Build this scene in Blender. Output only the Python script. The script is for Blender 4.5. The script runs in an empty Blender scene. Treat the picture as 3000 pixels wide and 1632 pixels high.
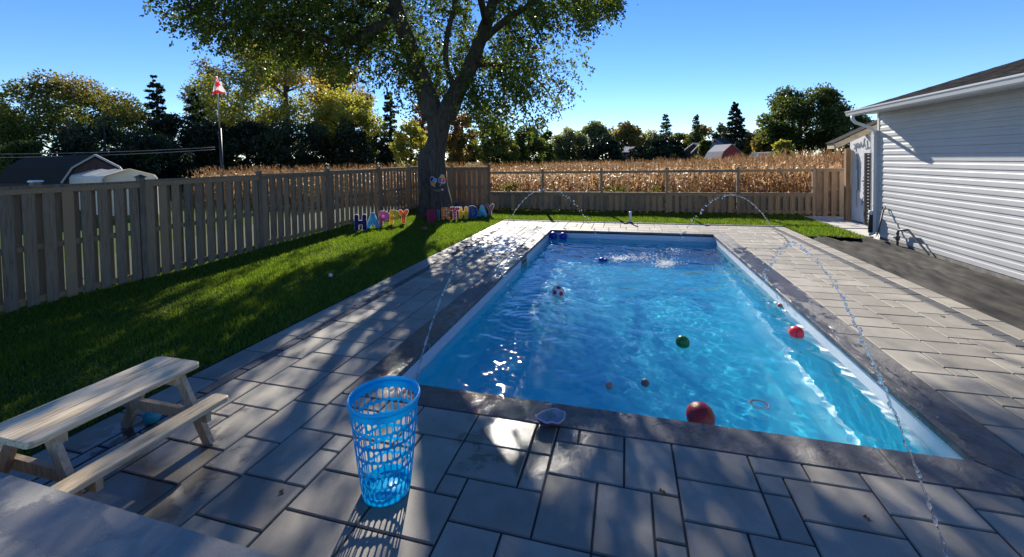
import bpy, bmesh, math, random
import numpy as np
from mathutils import Vector, Matrix
random.seed(7); RNG = np.random.default_rng(7)
S = bpy.context.scene
C = S.collection
# ------------------------------------------------------------------ camera
CAMH = 2.1
RM = np.array([[0.964523, -0.263885, 0.007769], [0.26349, 0.964071, 0.033758], [-0.016398, -0.030513, 0.9994]])
FPX, PPY = 1223.8, 507.8
cam = bpy.data.cameras.new('camera'); co = bpy.data.objects.new('camera', cam); C.objects.link(co)
cam.sensor_width = 36; cam.lens = 36 * FPX / 3000
cam.shift_y = -(816 - PPY) / 3000
cam.clip_start = 0.05; cam.clip_end = 3000
M4 = Matrix.Identity(4)
for i in range(3):
    M4[i][0] = RM[i, 0]; M4[i][1] = RM[i, 2]; M4[i][2] = -RM[i, 1]
M4[2][3] = CAMH
co.matrix_world = M4
S.camera = co

def ray(px, py): return RM @ np.array([(px - 1500) / FPX, 1, -(py - PPY) / FPX])
def at(px, py, d): return np.array([0, 0, CAMH]) + ray(px, py) * d      # pixel of the photo at optical depth d
def atx(px, py, x): r = ray(px, py); return np.array([0, 0, CAMH]) + r * (x / r[0])
def aty(px, py, y): r = ray(px, py); return np.array([0, 0, CAMH]) + r * (y / r[1])
def atz(px, py, z=0): r = ray(px, py); return np.array([0, 0, CAMH]) + r * ((z - CAMH) / r[2])

# ------------------------------------------------------------------ light
SUN_EL, SUN_AZ = math.radians(29), math.radians(-17.3)      # azimuth measured from +Y towards +X
sdir = Vector((math.sin(SUN_AZ) * math.cos(SUN_EL), math.cos(SUN_AZ) * math.cos(SUN_EL), math.sin(SUN_EL)))
w = bpy.data.worlds.new("World"); S.world = w; w.use_nodes = True
nt = w.node_tree
sky = nt.nodes.new('ShaderNodeTexSky'); sky.sky_type = 'NISHITA'; sky.sun_disc = False
sky.sun_elevation = SUN_EL; sky.sun_rotation = SUN_AZ
sky.air_density = 1.0; sky.dust_density = 0.0; sky.ozone_density = 4.0; sky.altitude = 1500
hsv = nt.nodes.new('ShaderNodeHueSaturation'); hsv.inputs['Saturation'].default_value = 1.2; hsv.inputs['Hue'].default_value = .508
nt.links.new(sky.outputs[0], hsv.inputs['Color']); mul = nt.nodes.new('ShaderNodeMix'); mul.data_type = 'RGBA'; mul.blend_type = 'MULTIPLY'; mul.inputs[0].default_value = 1; mul.inputs[7].default_value = (.95, .92, .95, 1)
nt.links.new(hsv.outputs[0], mul.inputs[6]); nt.links.new(mul.outputs[2], nt.nodes['Background'].inputs[0])
nt.nodes['Background'].inputs[1].default_value = 0.096
sun = bpy.data.lights.new('sun', 'SUN'); sun.energy = 4.4; sun.angle = math.radians(0.53); sun.color = (1, 0.93, 0.82)
so = bpy.data.objects.new('sun', sun); C.objects.link(so); so.rotation_euler = sdir.to_track_quat('Z', 'Y').to_euler()
S.view_settings.view_transform = 'Standard'; S.view_settings.look = 'None'
S.view_settings.exposure = 1.05; S.view_settings.gamma = 1
S.cycles.use_denoising = True
try:
    S.cycles.denoiser = 'OPENIMAGEDENOISE'
except Exception: pass
S.cycles.max_bounces = 10; S.cycles.transparent_max_bounces = 16; S.cycles.sample_clamp_indirect = 8

# ------------------------------------------------------------------ helpers
def link(o, parent=None):
    C.objects.link(o)
    if parent: o.parent = parent
    return o
def tag(o, label=None, cat=None, group=None, kind=None):
    if label: o['label'] = label
    if cat: o['category'] = cat
    if group: o['group'] = group
    if kind: o['kind'] = kind
    return o
def empty(name, label, cat, loc=(0, 0, 0), group=None, rz=0):
    o = bpy.data.objects.new(name, None); o.location = loc; o.rotation_euler = (0, 0, rz); o.empty_display_size = .1
    link(o); return tag(o, label, cat, group)

def mesh_np(name, V, F, mat, parent=None, tint=None, smooth=False, loc=None, mi=None):
    V = np.asarray(V, np.float32); F = np.asarray(F, np.int32)
    me = bpy.data.meshes.new(name); n, k = F.shape
    me.vertices.add(len(V)); me.vertices.foreach_set('co', V.ravel())
    me.loops.add(n * k); me.loops.foreach_set('vertex_index', F.ravel())
    me.polygons.add(n); me.polygons.foreach_set('loop_start', np.arange(0, n * k, k, dtype=np.int32))
    try: me.polygons.foreach_set('loop_total', np.full(n, k, np.int32))
    except Exception: pass
    if smooth: me.polygons.foreach_set('use_smooth', np.ones(n, bool))
    for m in (mat if isinstance(mat, (list, tuple)) else [mat]): me.materials.append(m)
    if mi is not None: me.polygons.foreach_set('material_index', np.asarray(mi, np.int32))
    me.update(calc_edges=True)
    if tint is not None:
        a = me.attributes.new('tint', 'FLOAT', 'FACE'); a.data.foreach_set('value', np.asarray(tint, np.float32))
    o = bpy.data.objects.new(name, me)
    if loc is not None: o.location = loc
    return link(o, parent)

class MB:
    """collects boxes, tubes and polygons into one mesh"""
    def __init__(s): s.v = []; s.f = []; s.t = []; s.m = []; s.sm = []
    def add(s, vs, fs, tint=None, mi=0, smooth=False):
        b = len(s.v); s.v += [tuple(map(float, v)) for v in vs]
        t = random.random() if tint is None else tint
        for f in fs: s.f.append([b + i for i in f]); s.t.append(t); s.m.append(mi); s.sm.append(smooth)
    def box(s, x0, x1, y0, y1, z0, z1, tint=None, mi=0, M=None, bev=0):
        if bev:
            b = bev
            vs = []
            for z, i in ((z0, 0), (z1 - b, 0), (z1, b)):
                vs += [(x0 + i, y0 + i, z), (x1 - i, y0 + i, z), (x1 - i, y1 - i, z), (x0 + i, y1 - i, z)]
            fs = [(3, 2, 1, 0), (8, 9, 10, 11)]
            for l in (0, 4):
                for k in range(4): fs.append((l + k, l + (k + 1) % 4, l + 4 + (k + 1) % 4, l + 4 + k))
        else:
            vs = [(x0, y0, z0), (x1, y0, z0), (x1, y1, z0), (x0, y1, z0), (x0, y0, z1), (x1, y0, z1), (x1, y1, z1), (x0, y1, z1)]
            fs = [(0, 3, 2, 1), (4, 5, 6, 7), (0, 1, 5, 4), (1, 2, 6, 5), (2, 3, 7, 6), (3, 0, 4, 7)]
        if M is not None: vs = [tuple(M @ Vector(v)) for v in vs]
        s.add(vs, fs, tint, mi)
    def bar(s, a, b, w, h, up=(0, 0, 1), tint=None, mi=0):
        a = Vector(a); b = Vector(b); d = (b - a).normalized(); u = Vector(up)
        r = d.cross(u).normalized(); u = r.cross(d)
        vs = []
        for p in (a, b):
            for i, j in ((-1, -1), (1, -1), (1, 1), (-1, 1)): vs.append(p + r * (i * w / 2) + u * (j * h / 2))
        s.add(vs, [(0, 1, 2, 3), (7, 6, 5, 4), (0, 4, 5, 1), (1, 5, 6, 2), (2, 6, 7, 3), (3, 7, 4, 0)], tint, mi)
    def tube(s, pts, rad, n=8, tint=None, mi=0, cap=True, noise=0, smooth=True):
        pts = [Vector(p) for p in pts]; rad = rad if hasattr(rad, '__len__') else [rad] * len(pts)
        vs = []; fs = []; ref = Vector((0.31, 0.95, 0.05))
        prev = None
        for i, p in enumerate(pts):
            d = (pts[min(i + 1, len(pts) - 1)] - pts[max(i - 1, 0)]).normalized()
            r = d.cross(ref if abs(d.dot(ref)) < .95 else Vector((1, 0, 0))).normalized() if prev is None else (prev - d * prev.dot(d)).normalized()
            prev = r; u = d.cross(r)
            for k in range(n):
                a = 2 * math.pi * k / n; q = rad[i] * (1 + (random.uniform(-noise, noise) if noise else 0))
                vs.append(p + (r * math.cos(a) + u * math.sin(a)) * q)
        for i in range(len(pts) - 1):
            for k in range(n): fs.append((i * n + k, i * n + (k + 1) % n, (i + 1) * n + (k + 1) % n, (i + 1) * n + k))
        if cap: fs.append(tuple(range(n - 1, -1, -1))); fs.append(tuple((len(pts) - 1) * n + k for k in range(n)))
        s.add(vs, fs, tint, mi, smooth)
    def lathe(s, prof, n=24, c=(0, 0, 0), tint=None, mi=0, cap=False, smooth=True):
        vs = []; fs = []
        for r, z in prof:
            for k in range(n): a = 2 * math.pi * k / n; vs.append((c[0] + r * math.cos(a), c[1] + r * math.sin(a), c[2] + z))
        for i in range(len(prof) - 1):
            for k in range(n): fs.append((i * n + k, i * n + (k + 1) % n, (i + 1) * n + (k + 1) % n, (i + 1) * n + k))
        if cap: fs.append(tuple(range(n - 1, -1, -1))); fs.append(tuple((len(prof) - 1) * n + k for k in range(n)))
        s.add(vs, fs, tint, mi, smooth)
    def build(s, name, mat, parent=None, loc=None):
        me = bpy.data.meshes.new(name); me.from_pydata(s.v, [], s.f)
        for m in (mat if isinstance(mat, (list, tuple)) else [mat]): me.materials.append(m)
        me.polygons.foreach_set('material_index', s.m); me.polygons.foreach_set('use_smooth', s.sm)
        a = me.attributes.new('tint', 'FLOAT', 'FACE'); a.data.foreach_set('value', s.t)
        me.update(); o = bpy.data.objects.new(name, me)
        if loc is not None: o.location = loc
        return link(o, parent)

def ico(sub):
    bm = bmesh.new(); bmesh.ops.create_icosphere(bm, subdivisions=sub, radius=1)
    V = np.array([v.co[:] for v in bm.verts]); F = np.array([[v.index for v in f.verts] for f in bm.faces]); bm.free(); return V, F
ICO = {k: ico(k) for k in (1, 2, 3, 4)}

# ---- materials
def N(t, typ, **kw):
    n = t.nodes.new(typ)
    for k, v in kw.items():
        if k.startswith('i_'): n.inputs[k[2:].replace('_', ' ')].default_value = v
        else: setattr(n, k, v)
    return n
def ramp(t, stops):
    n = t.nodes.new('ShaderNodeValToRGB'); e = n.color_ramp.elements
    while len(e) < len(stops): e.new(.5)
    for el, (p, c) in zip(e, stops): el.position = p; el.color = (c, c, c, 1) if not hasattr(c, '__len__') else (*c, 1)
    return n
def c4(c): return (*c, 1)
def mixc(t, fac, a, b, mode='MIX'):
    n = N(t, 'ShaderNodeMix', data_type='RGBA', blend_type=mode)
    for i, v in ((0, fac), (6, a), (7, b)):
        if hasattr(v, 'is_linked') or isinstance(v, bpy.types.NodeSocket): t.links.new(v, n.inputs[i])
        else: n.inputs[i].default_value = c4(v) if hasattr(v, '__len__') and len(v) == 3 else v
    return n.outputs[2]
def fmath(t, op, a, b=0.0):
    n = N(t, 'ShaderNodeMath', operation=op)
    for i, v in ((0, a), (1, b)):
        if isinstance(v, bpy.types.NodeSocket): t.links.new(v, n.inputs[i])
        else: n.inputs[i].default_value = v
    return n.outputs[0]
def noise(t, vec, scale, detail=4, rough=.55, dist=0):
    n = N(t, 'ShaderNodeTexNoise', i_Scale=scale, i_Detail=detail, i_Roughness=rough, i_Distortion=dist)
    t.links.new(vec, n.inputs['Vector']); return n.outputs['Fac']

def mat(name, col, col2=None, rough=.6, scale=6, stretch=(1, 1, 1), tint=0, tintcol=None, bump=0, bscale=None, metallic=0, spec=.5,
        trans=0, transcol=None, world=False, dist=0, contrast=(.35, .65), col3=None, scale3=30, fac3=.5):
    m = bpy.data.materials.new(name); m.use_nodes = True; t = m.node_tree
    p = t.nodes['Principled BSDF']; out = t.nodes['Material Output']
    p.inputs['Roughness'].default_value = rough; p.inputs['Metallic'].default_value = metallic; p.inputs['Specular IOR Level'].default_value = spec
    g = t.nodes.new('ShaderNodeNewGeometry') if world else t.nodes.new('ShaderNodeTexCoord')
    src = g.outputs['Position'] if world else g.outputs['Object']
    mp = N(t, 'ShaderNodeMapping'); mp.inputs['Scale'].default_value = stretch; t.links.new(src, mp.inputs[0]); vec = mp.outputs[0]
    colr = None
    if col2 is not None:
        f = noise(t, vec, scale, 5, .6, dist); r = ramp(t, [(contrast[0], 0), (contrast[1], 1)]); t.links.new(f, r.inputs[0])
        colr = mixc(t, r.outputs[0], col, col2)
    if col3 is not None:
        f = noise(t, vec, scale3, 3, .6); r = ramp(t, [(.5, 0), (.62, fac3)]); t.links.new(f, r.inputs[0])
        colr = mixc(t, r.outputs[0], colr if colr is not None else col, col3)
    if tint:
        a = N(t, 'ShaderNodeAttribute', attribute_name='tint')
        if tintcol is not None:
            colr = mixc(t, a.outputs['Fac'], colr if colr is not None else col, tintcol)
        k = fmath(t, 'MULTIPLY_ADD', a.outputs['Fac'], 2 * tint); t.nodes[-1].inputs[2].default_value = 1 - tint
        cb = N(t, 'ShaderNodeCombineColor'); 
        for i in range(3): t.links.new(k, cb.inputs[i])
        colr = mixc(t, 1.0, colr if colr is not None else col, cb.outputs[0], 'MULTIPLY')
    if colr is not None: t.links.new(colr, p.inputs['Base Color'])
    else: p.inputs['Base Color'].default_value = c4(col)
    if bump:
        f = noise(t, vec, bscale or scale * 3, 6, .6, dist); b = N(t, 'ShaderNodeBump', i_Strength=bump, i_Distance=.02); t.links.new(f, b.inputs['Height']); t.links.new(b.outputs[0], p.inputs['Normal'])
    if trans:
        tr = t.nodes.new('ShaderNodeBsdfTranslucent'); mx = t.nodes.new('ShaderNodeMixShader'); mx.inputs[0].default_value = trans
        if colr is not None:
            if transcol is not None: 
                cc = mixc(t, 1.0, colr, transcol, 'MULTIPLY'); t.links.new(cc, tr.inputs[0])
            else: t.links.new(colr, tr.inputs[0])
        else: tr.inputs[0].default_value = c4(transcol or col)
        t.links.new(p.outputs[0], mx.inputs[1]); t.links.new(tr.outputs[0], mx.inputs[2]); t.links.new(mx.outputs[0], out.inputs[0])
    return m

def wetmat(name, col, col2, blobs, rough=.7, scale=3, bump=.15, bscale=40, tint=.12, wetdark=.45, wetrough=.12, dist=0, stretch=(1, 1, 1), tintcol=None, bdist=.01, edge=.25, bfine=False):
    """stone with wet patches of their own shape: blobs = (x, y, rx, ry)"""
    m = bpy.data.materials.new(name); m.use_nodes = True; t = m.node_tree; p = t.nodes['Principled BSDF']
    g = t.nodes.new('ShaderNodeNewGeometry'); pos = g.outputs['Position']
    mp = N(t, 'ShaderNodeMapping'); mp.inputs['Scale'].default_value = stretch; t.links.new(pos, mp.inputs[0])
    f = noise(t, mp.outputs[0], scale, 6, .65, dist); r = ramp(t, [(.3, 0), (.7, 1)]); t.links.new(f, r.inputs[0])
    c = mixc(t, r.outputs[0], col, col2)
    if tint:
        a = N(t, 'ShaderNodeAttribute', attribute_name='tint')
        if tintcol: c = mixc(t, a.outputs['Fac'], c, tintcol)
        k = fmath(t, 'MULTIPLY_ADD', a.outputs['Fac'], 2 * tint); t.nodes[-1].inputs[2].default_value = 1 - tint
        cb = N(t, 'ShaderNodeCombineColor')
        for i in range(3): t.links.new(k, cb.inputs[i])
        c = mixc(t, 1.0, c, cb.outputs[0], 'MULTIPLY')
    sp_ = noise(t, pos, 140, 3, .7); k2 = fmath(t, 'MULTIPLY_ADD', sp_, .5); t.nodes[-1].inputs[2].default_value = .75
    cb2 = N(t, 'ShaderNodeCombineColor')
    for i in range(3): t.links.new(k2, cb2.inputs[i])
    c = mixc(t, 1.0, c, cb2.outputs[0], 'MULTIPLY')
    wet = None
    for bx, by, rx, ry in blobs:
        q = N(t, 'ShaderNodeMapping', vector_type='POINT'); q.inputs['Scale'].default_value = (1 / rx, 1 / ry, 0); q.inputs['Location'].default_value = (-bx / rx, -by / ry, 0)
        t.links.new(pos, q.inputs[0]); L = N(t, 'ShaderNodeVectorMath', operation='LENGTH'); t.links.new(q.outputs[0], L.inputs[0])
        v = fmath(t, 'SUBTRACT', 1.0, L.outputs['Value']); wet = v if wet is None else fmath(t, 'MAXIMUM', wet, v)
    if wet is not None:
        nz = noise(t, pos, 5, 5, .6, .4); nz = fmath(t, 'MULTIPLY_ADD', nz, 2.2); t.nodes[-1].inputs[2].default_value = -1.1
        wv = fmath(t, 'ADD', wet, nz); rr = ramp(t, [(.0, 0), (edge, 1)]); t.links.new(wv, rr.inputs[0]); W = rr.outputs[0]
        c = mixc(t, W, c, mixc(t, 1.0, c, (wetdark, wetdark, wetdark), 'MULTIPLY'))
        ro = N(t, 'ShaderNodeMapRange'); ro.inputs['To Min'].default_value = rough; ro.inputs['To Max'].default_value = wetrough
        t.links.new(W, ro.inputs[0]); t.links.new(ro.outputs[0], p.inputs['Roughness'])
    else: p.inputs['Roughness'].default_value = rough
    t.links.new(c, p.inputs['Base Color'])
    fb = noise(t, mp.outputs[0], bscale, 8 if bfine else 6, .72 if bfine else .65, dist); b = N(t, 'ShaderNodeBump', i_Strength=bump, i_Distance=bdist); t.links.new(fb, b.inputs['Height']); t.links.new(b.outputs[0], p.inputs['Normal'])
    return m

def smooth(a, b, x):
    x = np.clip((np.asarray(x, float) - a) / (b - a), 0, 1); return x * x * (3 - 2 * x)
def lawn_z(x, y): return 0.13 * smooth(6, 13, y) * smooth(4.8, 8, -np.asarray(x, float)) + 0.0

# dimensions (metres, pool axis along Y)
X0, X1, Y0, Y1 = -2.2, 2.277, 3.515, 12.371        # pool mouth
GX, FY, SX, NY = -4.22, 14.26, 4.51, -1.0          # patio outline
CW = .33                                            # coping width
WZ = -.225                                          # water level
LX, BY = -8.65, 16.815                              # fences
WX, WY = 6.19, 12.72                                # house wall and its corner

# ------------------------------------------------------------------ ground
M_soil = mat('soil_grass', (.045, .08, .018), (.08, .10, .03), scale=.4, rough=1.0, spec=.05, world=True, bump=.3, bscale=8)
def grid_mesh(name, x0, x1, y0, y1, nx, ny, zf, m, smooth_=True):
    xs = np.linspace(x0, x1, nx); ys = np.linspace(y0, y1, ny); X, Y = np.meshgrid(xs, ys); Z = zf(X, Y)
    V = np.stack([X.ravel(), Y.ravel(), Z.ravel()], 1); i = np.arange((nx - 1) * (ny - 1)); r = i // (nx - 1); c = i % (nx - 1); a = r * nx + c
    return mesh_np(name, V, np.stack([a, a + 1, a + nx + 1, a + nx], 1), m, smooth=smooth_)
# ground sheet with a hole for the pool
gz = -.16
hx0, hx1, hy0, hy1 = -2.6, 2.7, 3.1, 12.8
B = MB(); big = 900
o_ = [(-big, -60), (big, -60), (big, 1500), (-big, 1500)]; i_ = [(hx0, hy0), (hx1, hy0), (hx1, hy1), (hx0, hy1)]
B.add([(x, y, gz) for x, y in o_ + i_], [(0, 1, 5, 4), (1, 2, 6, 5), (2, 3, 7, 6), (3, 0, 4, 7)], .5)
tag(B.build('ground', M_soil), kind='structure')

# lawn base
M_turf = mat('turf', (.02, .038, .008), (.035, .05, .012), scale=7, rough=.95, world=True, bump=.5, bscale=60)
def lawn_mask(x, y):
    left = (x < GX - .02) & (x > LX - 3.5) & (y < 16.9)
    back = (y > FY + .02) & (y < 16.9) & (x < 5.86) & (x >= GX - .05)
    edge = 12.45 + .25 * np.sin((x - 4.5) * 1.2) - .3 * smooth(5.0, 5.9, x)
    right = (x > SX + .02) & (x < 5.9) & (y > edge) & (y < 16.9)
    return left | back | right
xs = np.arange(LX - 3.5, 6.1, .11); ys = np.arange(-1, 17.0, .11)
X, Y = np.meshgrid(xs, ys); nx, ny = len(xs), len(ys)
Z = lawn_z(X, Y) - .012
i = np.arange((nx - 1) * (ny - 1)); r = i // (nx - 1); c = i % (nx - 1); a = r * nx + c
F = np.stack([a, a + 1, a + nx + 1, a + nx], 1)
cx = X.ravel()[F].mean(1); cy = Y.ravel()[F].mean(1)
F = F[lawn_mask(cx, cy)]
Zr = Z.ravel()
turf = mesh_np('lawn', np.stack([X.ravel(), Y.ravel(), Zr], 1), F, M_turf, smooth=True); tag(turf, kind='structure')

# grass blades
M_grass = mat('grass_blade', (.07, .17, .012), (.13, .21, .02), scale=1.3, rough=.5, world=True, tint=.35, tintcol=(.20, .23, .04), trans=.55, transcol=(1.3, 1.35, .7), spec=.3)
def grass(n_try, seed):
    g = np.random.default_rng(seed)
    x = g.uniform(LX - .6, 6, n_try); y = g.uniform(1.2, 16.85, n_try)
    k = lawn_mask(x, y); x, y = x[k], y[k]
    # thin with distance, taller/wider blades far away
    d = np.hypot(x, y); keep = g.random(len(x)) < np.clip(1.25 - d / 26, .35, 1); x, y, d = x[keep], y[keep], d[keep]
    n = len(x); h = g.uniform(.035, .075, n) * (1 + .35 * np.sin(x * 2.1) * np.sin(y * 1.7)); wd = g.uniform(.0035, .006, n) * (1 + d / 12)
    an = g.uniform(0, 2 * np.pi, n); ln = g.uniform(.0, .055, n); la = g.uniform(0, 2 * np.pi, n)
    z = lawn_z(x, y) - .012
    P0 = np.stack([x - np.cos(an) * wd, y - np.sin(an) * wd, z], 1); P1 = np.stack([x + np.cos(an) * wd, y + np.sin(an) * wd, z], 1)
    P2 = np.stack([x + np.cos(la) * ln, y + np.sin(la) * ln, z + h], 1)
    V = np.stack([P0, P1, P2], 1).reshape(-1, 3); Fc = np.arange(n * 3).reshape(n, 3)
    return V, Fc, np.clip(g.normal(.35, .22, n), 0, 1)
V, Fc, tn = grass(640000, 3)
gr = mesh_np('grass', V, Fc, M_grass, tint=tn); tag(gr, 'short green lawn grass between fence and pavers', 'grass', kind='stuff')

# ------------------------------------------------------------------ patio pavers
wetp = [(-3.35, 1.9, .8, .75), (-3.1, 11.6, 1.1, 2.0), (-.75, 3.0, .5, .4), (-2.95, 9.6, .6, .6)]
M_paver = wetmat('paver_stone', (.215, .195, .158), (.345, .312, .255), wetp, rough=.72, scale=2.6, bump=.25, bscale=90, tint=.17, wetdark=.62, wetrough=.2, bdist=.004)
M_band = wetmat('dark_paver', (.055, .056, .06), (.085, .085, .09), wetp, rough=.7, scale=3, bump=.25, bscale=90, tint=.12, bdist=.004)
M_joint = mat('joint_sand', (.03, .03, .03), (.05, .05, .048), scale=20, rough=.95, world=True)
u = .168; sizes = [(3, 2), (2, 2), (2, 1), (2, 3), (1, 2), (3, 2), (2, 2), (1, 1), (2, 1)]
P = MB(); rp = random.Random(11)
def paver(x0, x1, y0, y1, mi=0, t=None):
    g_ = .0065
    if x1 - x0 < .04 or y1 - y0 < .04: return
    dz = rp.uniform(-.0015, .0015)
    P.box(x0 + g_, x1 - g_, y0 + g_, y1 - g_, -.06, dz, t if t is not None else rp.random(), mi, bev=.006)
def field(x0, x1, y0, y1, ux=u, uy=u):
    nx = max(1, round((x1 - x0) / ux)); ny = max(1, round((y1 - y0) / uy)); ux = (x1 - x0) / nx; uy = (y1 - y0) / ny
    occ = np.zeros((nx, ny), bool)
    for j in range(ny):
        for i in range(nx):
            if occ[i, j]: continue
            opts = sizes[:]; rp.shuffle(opts)
            opts.sort(key=lambda s_: -s_[0] * s_[1] + rp.random() * 4.5)
            for a_, b_ in opts + [(1, 1)]:
                if i + a_ <= nx and j + b_ <= ny and not occ[i:i + a_, j:j + b_].any():
                    occ[i:i + a_, j:j + b_] = True
                    paver(x0 + i * ux, x0 + (i + a_) * ux, y0 + j * uy, y0 + (j + b_) * uy); break
cx0, cx1, cy0, cy1 = X0 - CW, X1 + CW + .03, Y0 - CW + .02, Y1 + CW
LS0, LS1, RS0, RS1 = -3.87, -3.745, 4.06, 4.245
field(LS1, cx0, NY, cy1); field(cx0, cx1, NY, cy0); field(cx1, RS0, NY, cy1)
field(LS1, RS0, cy1, FY - .30)
def strip(x0, x1, y0, y1, along, mi, lens):
    p = y0 if along == 'y' else x0; e = y1 if along == 'y' else x1
    while p < e - .02:
        q = min(e, p + rp.choice(lens)); 
        if e - q < .1: q = e
        paver(*((x0, x1, p, q) if along == 'y' else (p, q, y0, y1)), mi); p = q
strip(GX, LS0, NY, FY, 'y', 0, [.22, .45, .6, .45]); strip(LS0, LS1, NY, FY - .3, 'y', 1, [.3, .45])
strip(RS0, RS1, NY, FY - .3, 'y', 1, [.3, .45]); strip(RS1, SX, NY, FY, 'y', 0, [.22, .45, .6, .45])
strip(LS0, RS1, FY - .30, FY, 'x', 0, [.22, .45, .6])
tag(P.build('patio', [M_paver, M_band]), kind='structure')
B = MB()
for a_ in ((GX + .01, cx0 + .02, NY, FY - .01), (cx1 - .02, SX - .01, NY, FY - .01), (cx0 + .02, cx1 - .02, NY, cy0 + .02), (cx0 + .02, cx1 - .02, cy1 - .02, FY - .01)):
    B.box(a_[0], a_[1], a_[2], a_[3], -.15, -.012, .5)
tag(B.build('joint_sand', M_joint), kind='structure')

# ------------------------------------------------------------------ coping
wetc = [(-1.15, 3.35, 1.15, .3), (-2.37, 4.6, .25, 1.3), (-2.37, 8.0, .25, 1.2), (2.5, 8.6, .28, 2.2), (2.3, 5.2, .1, 1.9)]
M_cope = wetmat('slate_coping', (.055, .055, .06), (.21, .195, .18), wetc, rough=.62, scale=3.2, bump=.9, bscale=9, tint=.06, wetdark=.45, wetrough=.10, dist=1.6, bdist=.02, stretch=(1, .7, 1), bfine=True)
B = MB(); g_ = .004; th = -.055
ox0, ox1, oy0, oy1 = cx0 + .004, cx1 - .004, cy0 + .004, cy1 - .004
def cop(poly):      # poly (x,y) ccw, subdivided by nothing: a bevelled slab
    cxm = sum(p[0] for p in poly) / len(poly); cym = sum(p[1] for p in poly) / len(poly); n = len(poly)
    vs = [(x, y, th) for x, y in poly] + [(x, y, -.008) for x, y in poly] + [(x + (cxm - x) * .0 + math.copysign(.006, cxm - x), y + math.copysign(.006, cym - y), 0.0) for x, y in poly]
    fs = [tuple(range(n - 1, -1, -1)), tuple(range(2 * n, 3 * n))]
    for l in (0, n):
        for k in range(n): fs.append((l + k, l + (k + 1) % n, l + n + (k + 1) % n, l + n + k))
    B.add(vs, fs)
def seg(a, b, n): return [a + (b - a) * k / n for k in range(n + 1)]
for (yo, yi, sgn) in ((oy0, Y0, 1), (oy1, Y1, -1)):
    q = [X0] + [-.62, 1.72] + [X1] if sgn == 1 else [X0, -.5, 1.0, X1]
    for k in range(len(q) - 1):
        a_, b_ = q[k], q[k + 1]; ao = ox0 if k == 0 else a_; bo = ox1 if k == len(q) - 2 else b_
        pl = [(ao + g_, yo), (bo - g_, yo), (b_ - g_, yi), (a_ + g_, yi)]
        cop(pl if sgn == 1 else pl[::-1])
for (xo, xi, sgn) in ((ox0, X0, -1), (ox1, X1, 1)):
    q = [Y0, 5.7, 7.9, 10.1, Y1]
    for k in range(4):
        a_, b_ = q[k], q[k + 1]; ao = oy0 if k == 0 else a_; bo = oy1 if k == 3 else b_
        pl = [(xo, ao + g_), (xo, bo - g_), (xi, b_ - g_), (xi, a_ + g_)]
        cop(pl if sgn == 1 else pl[::-1])
tag(B.build('pool_coping', M_cope), kind='structure')

# ------------------------------------------------------------------ pool shell and water
M_shell = mat('pool_gelcoat', (.05, .68, .90), (.06, .73, .93), scale=1.5, rough=.25, world=True, spec=.4)
M_shellw = mat('pool_band', (.52, .60, .68), (.56, .64, .70), scale=4, rough=.3, world=True, spec=.4)
e = .03; sx0, sx1, sy0, sy1 = X0 - e, X1 + e, Y0 - e, Y1 + e; D = -1.2; IN = .12
B = MB()
ring = lambda x0, x1, y0, y1, z: [(x0, y0, z), (x1, y0, z), (x1, y1, z), (x0, y1, z)]
lv = [(0, th - .002, 1), (.0, WZ - .06, 1), (.05, -.75, 0), (.075, D + .14, 0), (.10, D + .07, 0), (.15, D + .02, 0), (.22, D, 0)]
vs = []
for i_, z, _ in lv: vs += ring(sx0 + i_, sx1 - i_, sy0 + i_, sy1 - i_, z)
NL = len(lv)
B.add(vs, [(l * 4 + k, l * 4 + 4 + k, l * 4 + 4 + (k + 1) % 4, l * 4 + (k + 1) % 4) for l in range(1, NL - 1) for k in range(4)] + [tuple(range(4 * NL - 4, 4 * NL))], .5, 0)
B.add(vs[:8], [(k, 4 + k, 4 + (k + 1) % 4, (k + 1) % 4) for k in range(4)], .5, 1)
# shell flange under the coping, outer skin
B.box(X0 - .2, sx0, sy0 - .2, sy1 + .2, th - .03, th - .004, .5, 1); B.box(sx1, X1 + .2, sy0 - .2, sy1 + .2, th - .03, th - .004, .5, 1)
B.box(sx0, sx1, sy0 - .2, sy0, th - .03, th - .004, .5, 1); B.box(sx0, sx1, sy1, sy1 + .2, th - .03, th - .004, .5, 1)
shell = B.build('pool_shell', [M_shell, M_shellw]); tag(shell, kind='structure')
try: shell.cycles.is_caustics_receiver = True
except Exception: pass

M_water = bpy.data.materials.new('pool_water'); M_water.use_nodes = True; t = M_water.node_tree; t.nodes.remove(t.nodes['Principled BSDF'])
rf_ = N(t, 'ShaderNodeBsdfRefraction', i_Roughness=0.0, i_IOR=1.333); rf_.inputs['Color'].default_value = (.95, 1, 1, 1)
trn = N(t, 'ShaderNodeBsdfTransparent'); trn.inputs[0].default_value = (.92, .99, 1, 1)
gls = N(t, 'ShaderNodeBsdfGlossy', i_Roughness=0.035); geo = N(t, 'ShaderNodeNewGeometry'); dt = N(t, 'ShaderNodeVectorMath', operation='DOT_PRODUCT'); t.links.new(geo.outputs['Normal'], dt.inputs[0]); t.links.new(geo.outputs['Incoming'], dt.inputs[1])
sch = fmath(t, 'POWER', fmath(t, 'SUBTRACT', 1.0, fmath(t, 'ABSOLUTE', dt.outputs['Value'])), 5.0); sch = fmath(t, 'ADD', fmath(t, 'MULTIPLY', sch, .98), .02)
mxw = N(t, 'ShaderNodeMixShader'); mxw.inputs[0].default_value = .2; t.links.new(rf_.outputs[0], mxw.inputs[1]); t.links.new(trn.outputs[0], mxw.inputs[2])
mxf = N(t, 'ShaderNodeMixShader'); t.links.new(sch, mxf.inputs[0]); t.links.new(mxw.outputs[0], mxf.inputs[1]); t.links.new(gls.outputs[0], mxf.inputs[2])
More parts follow.
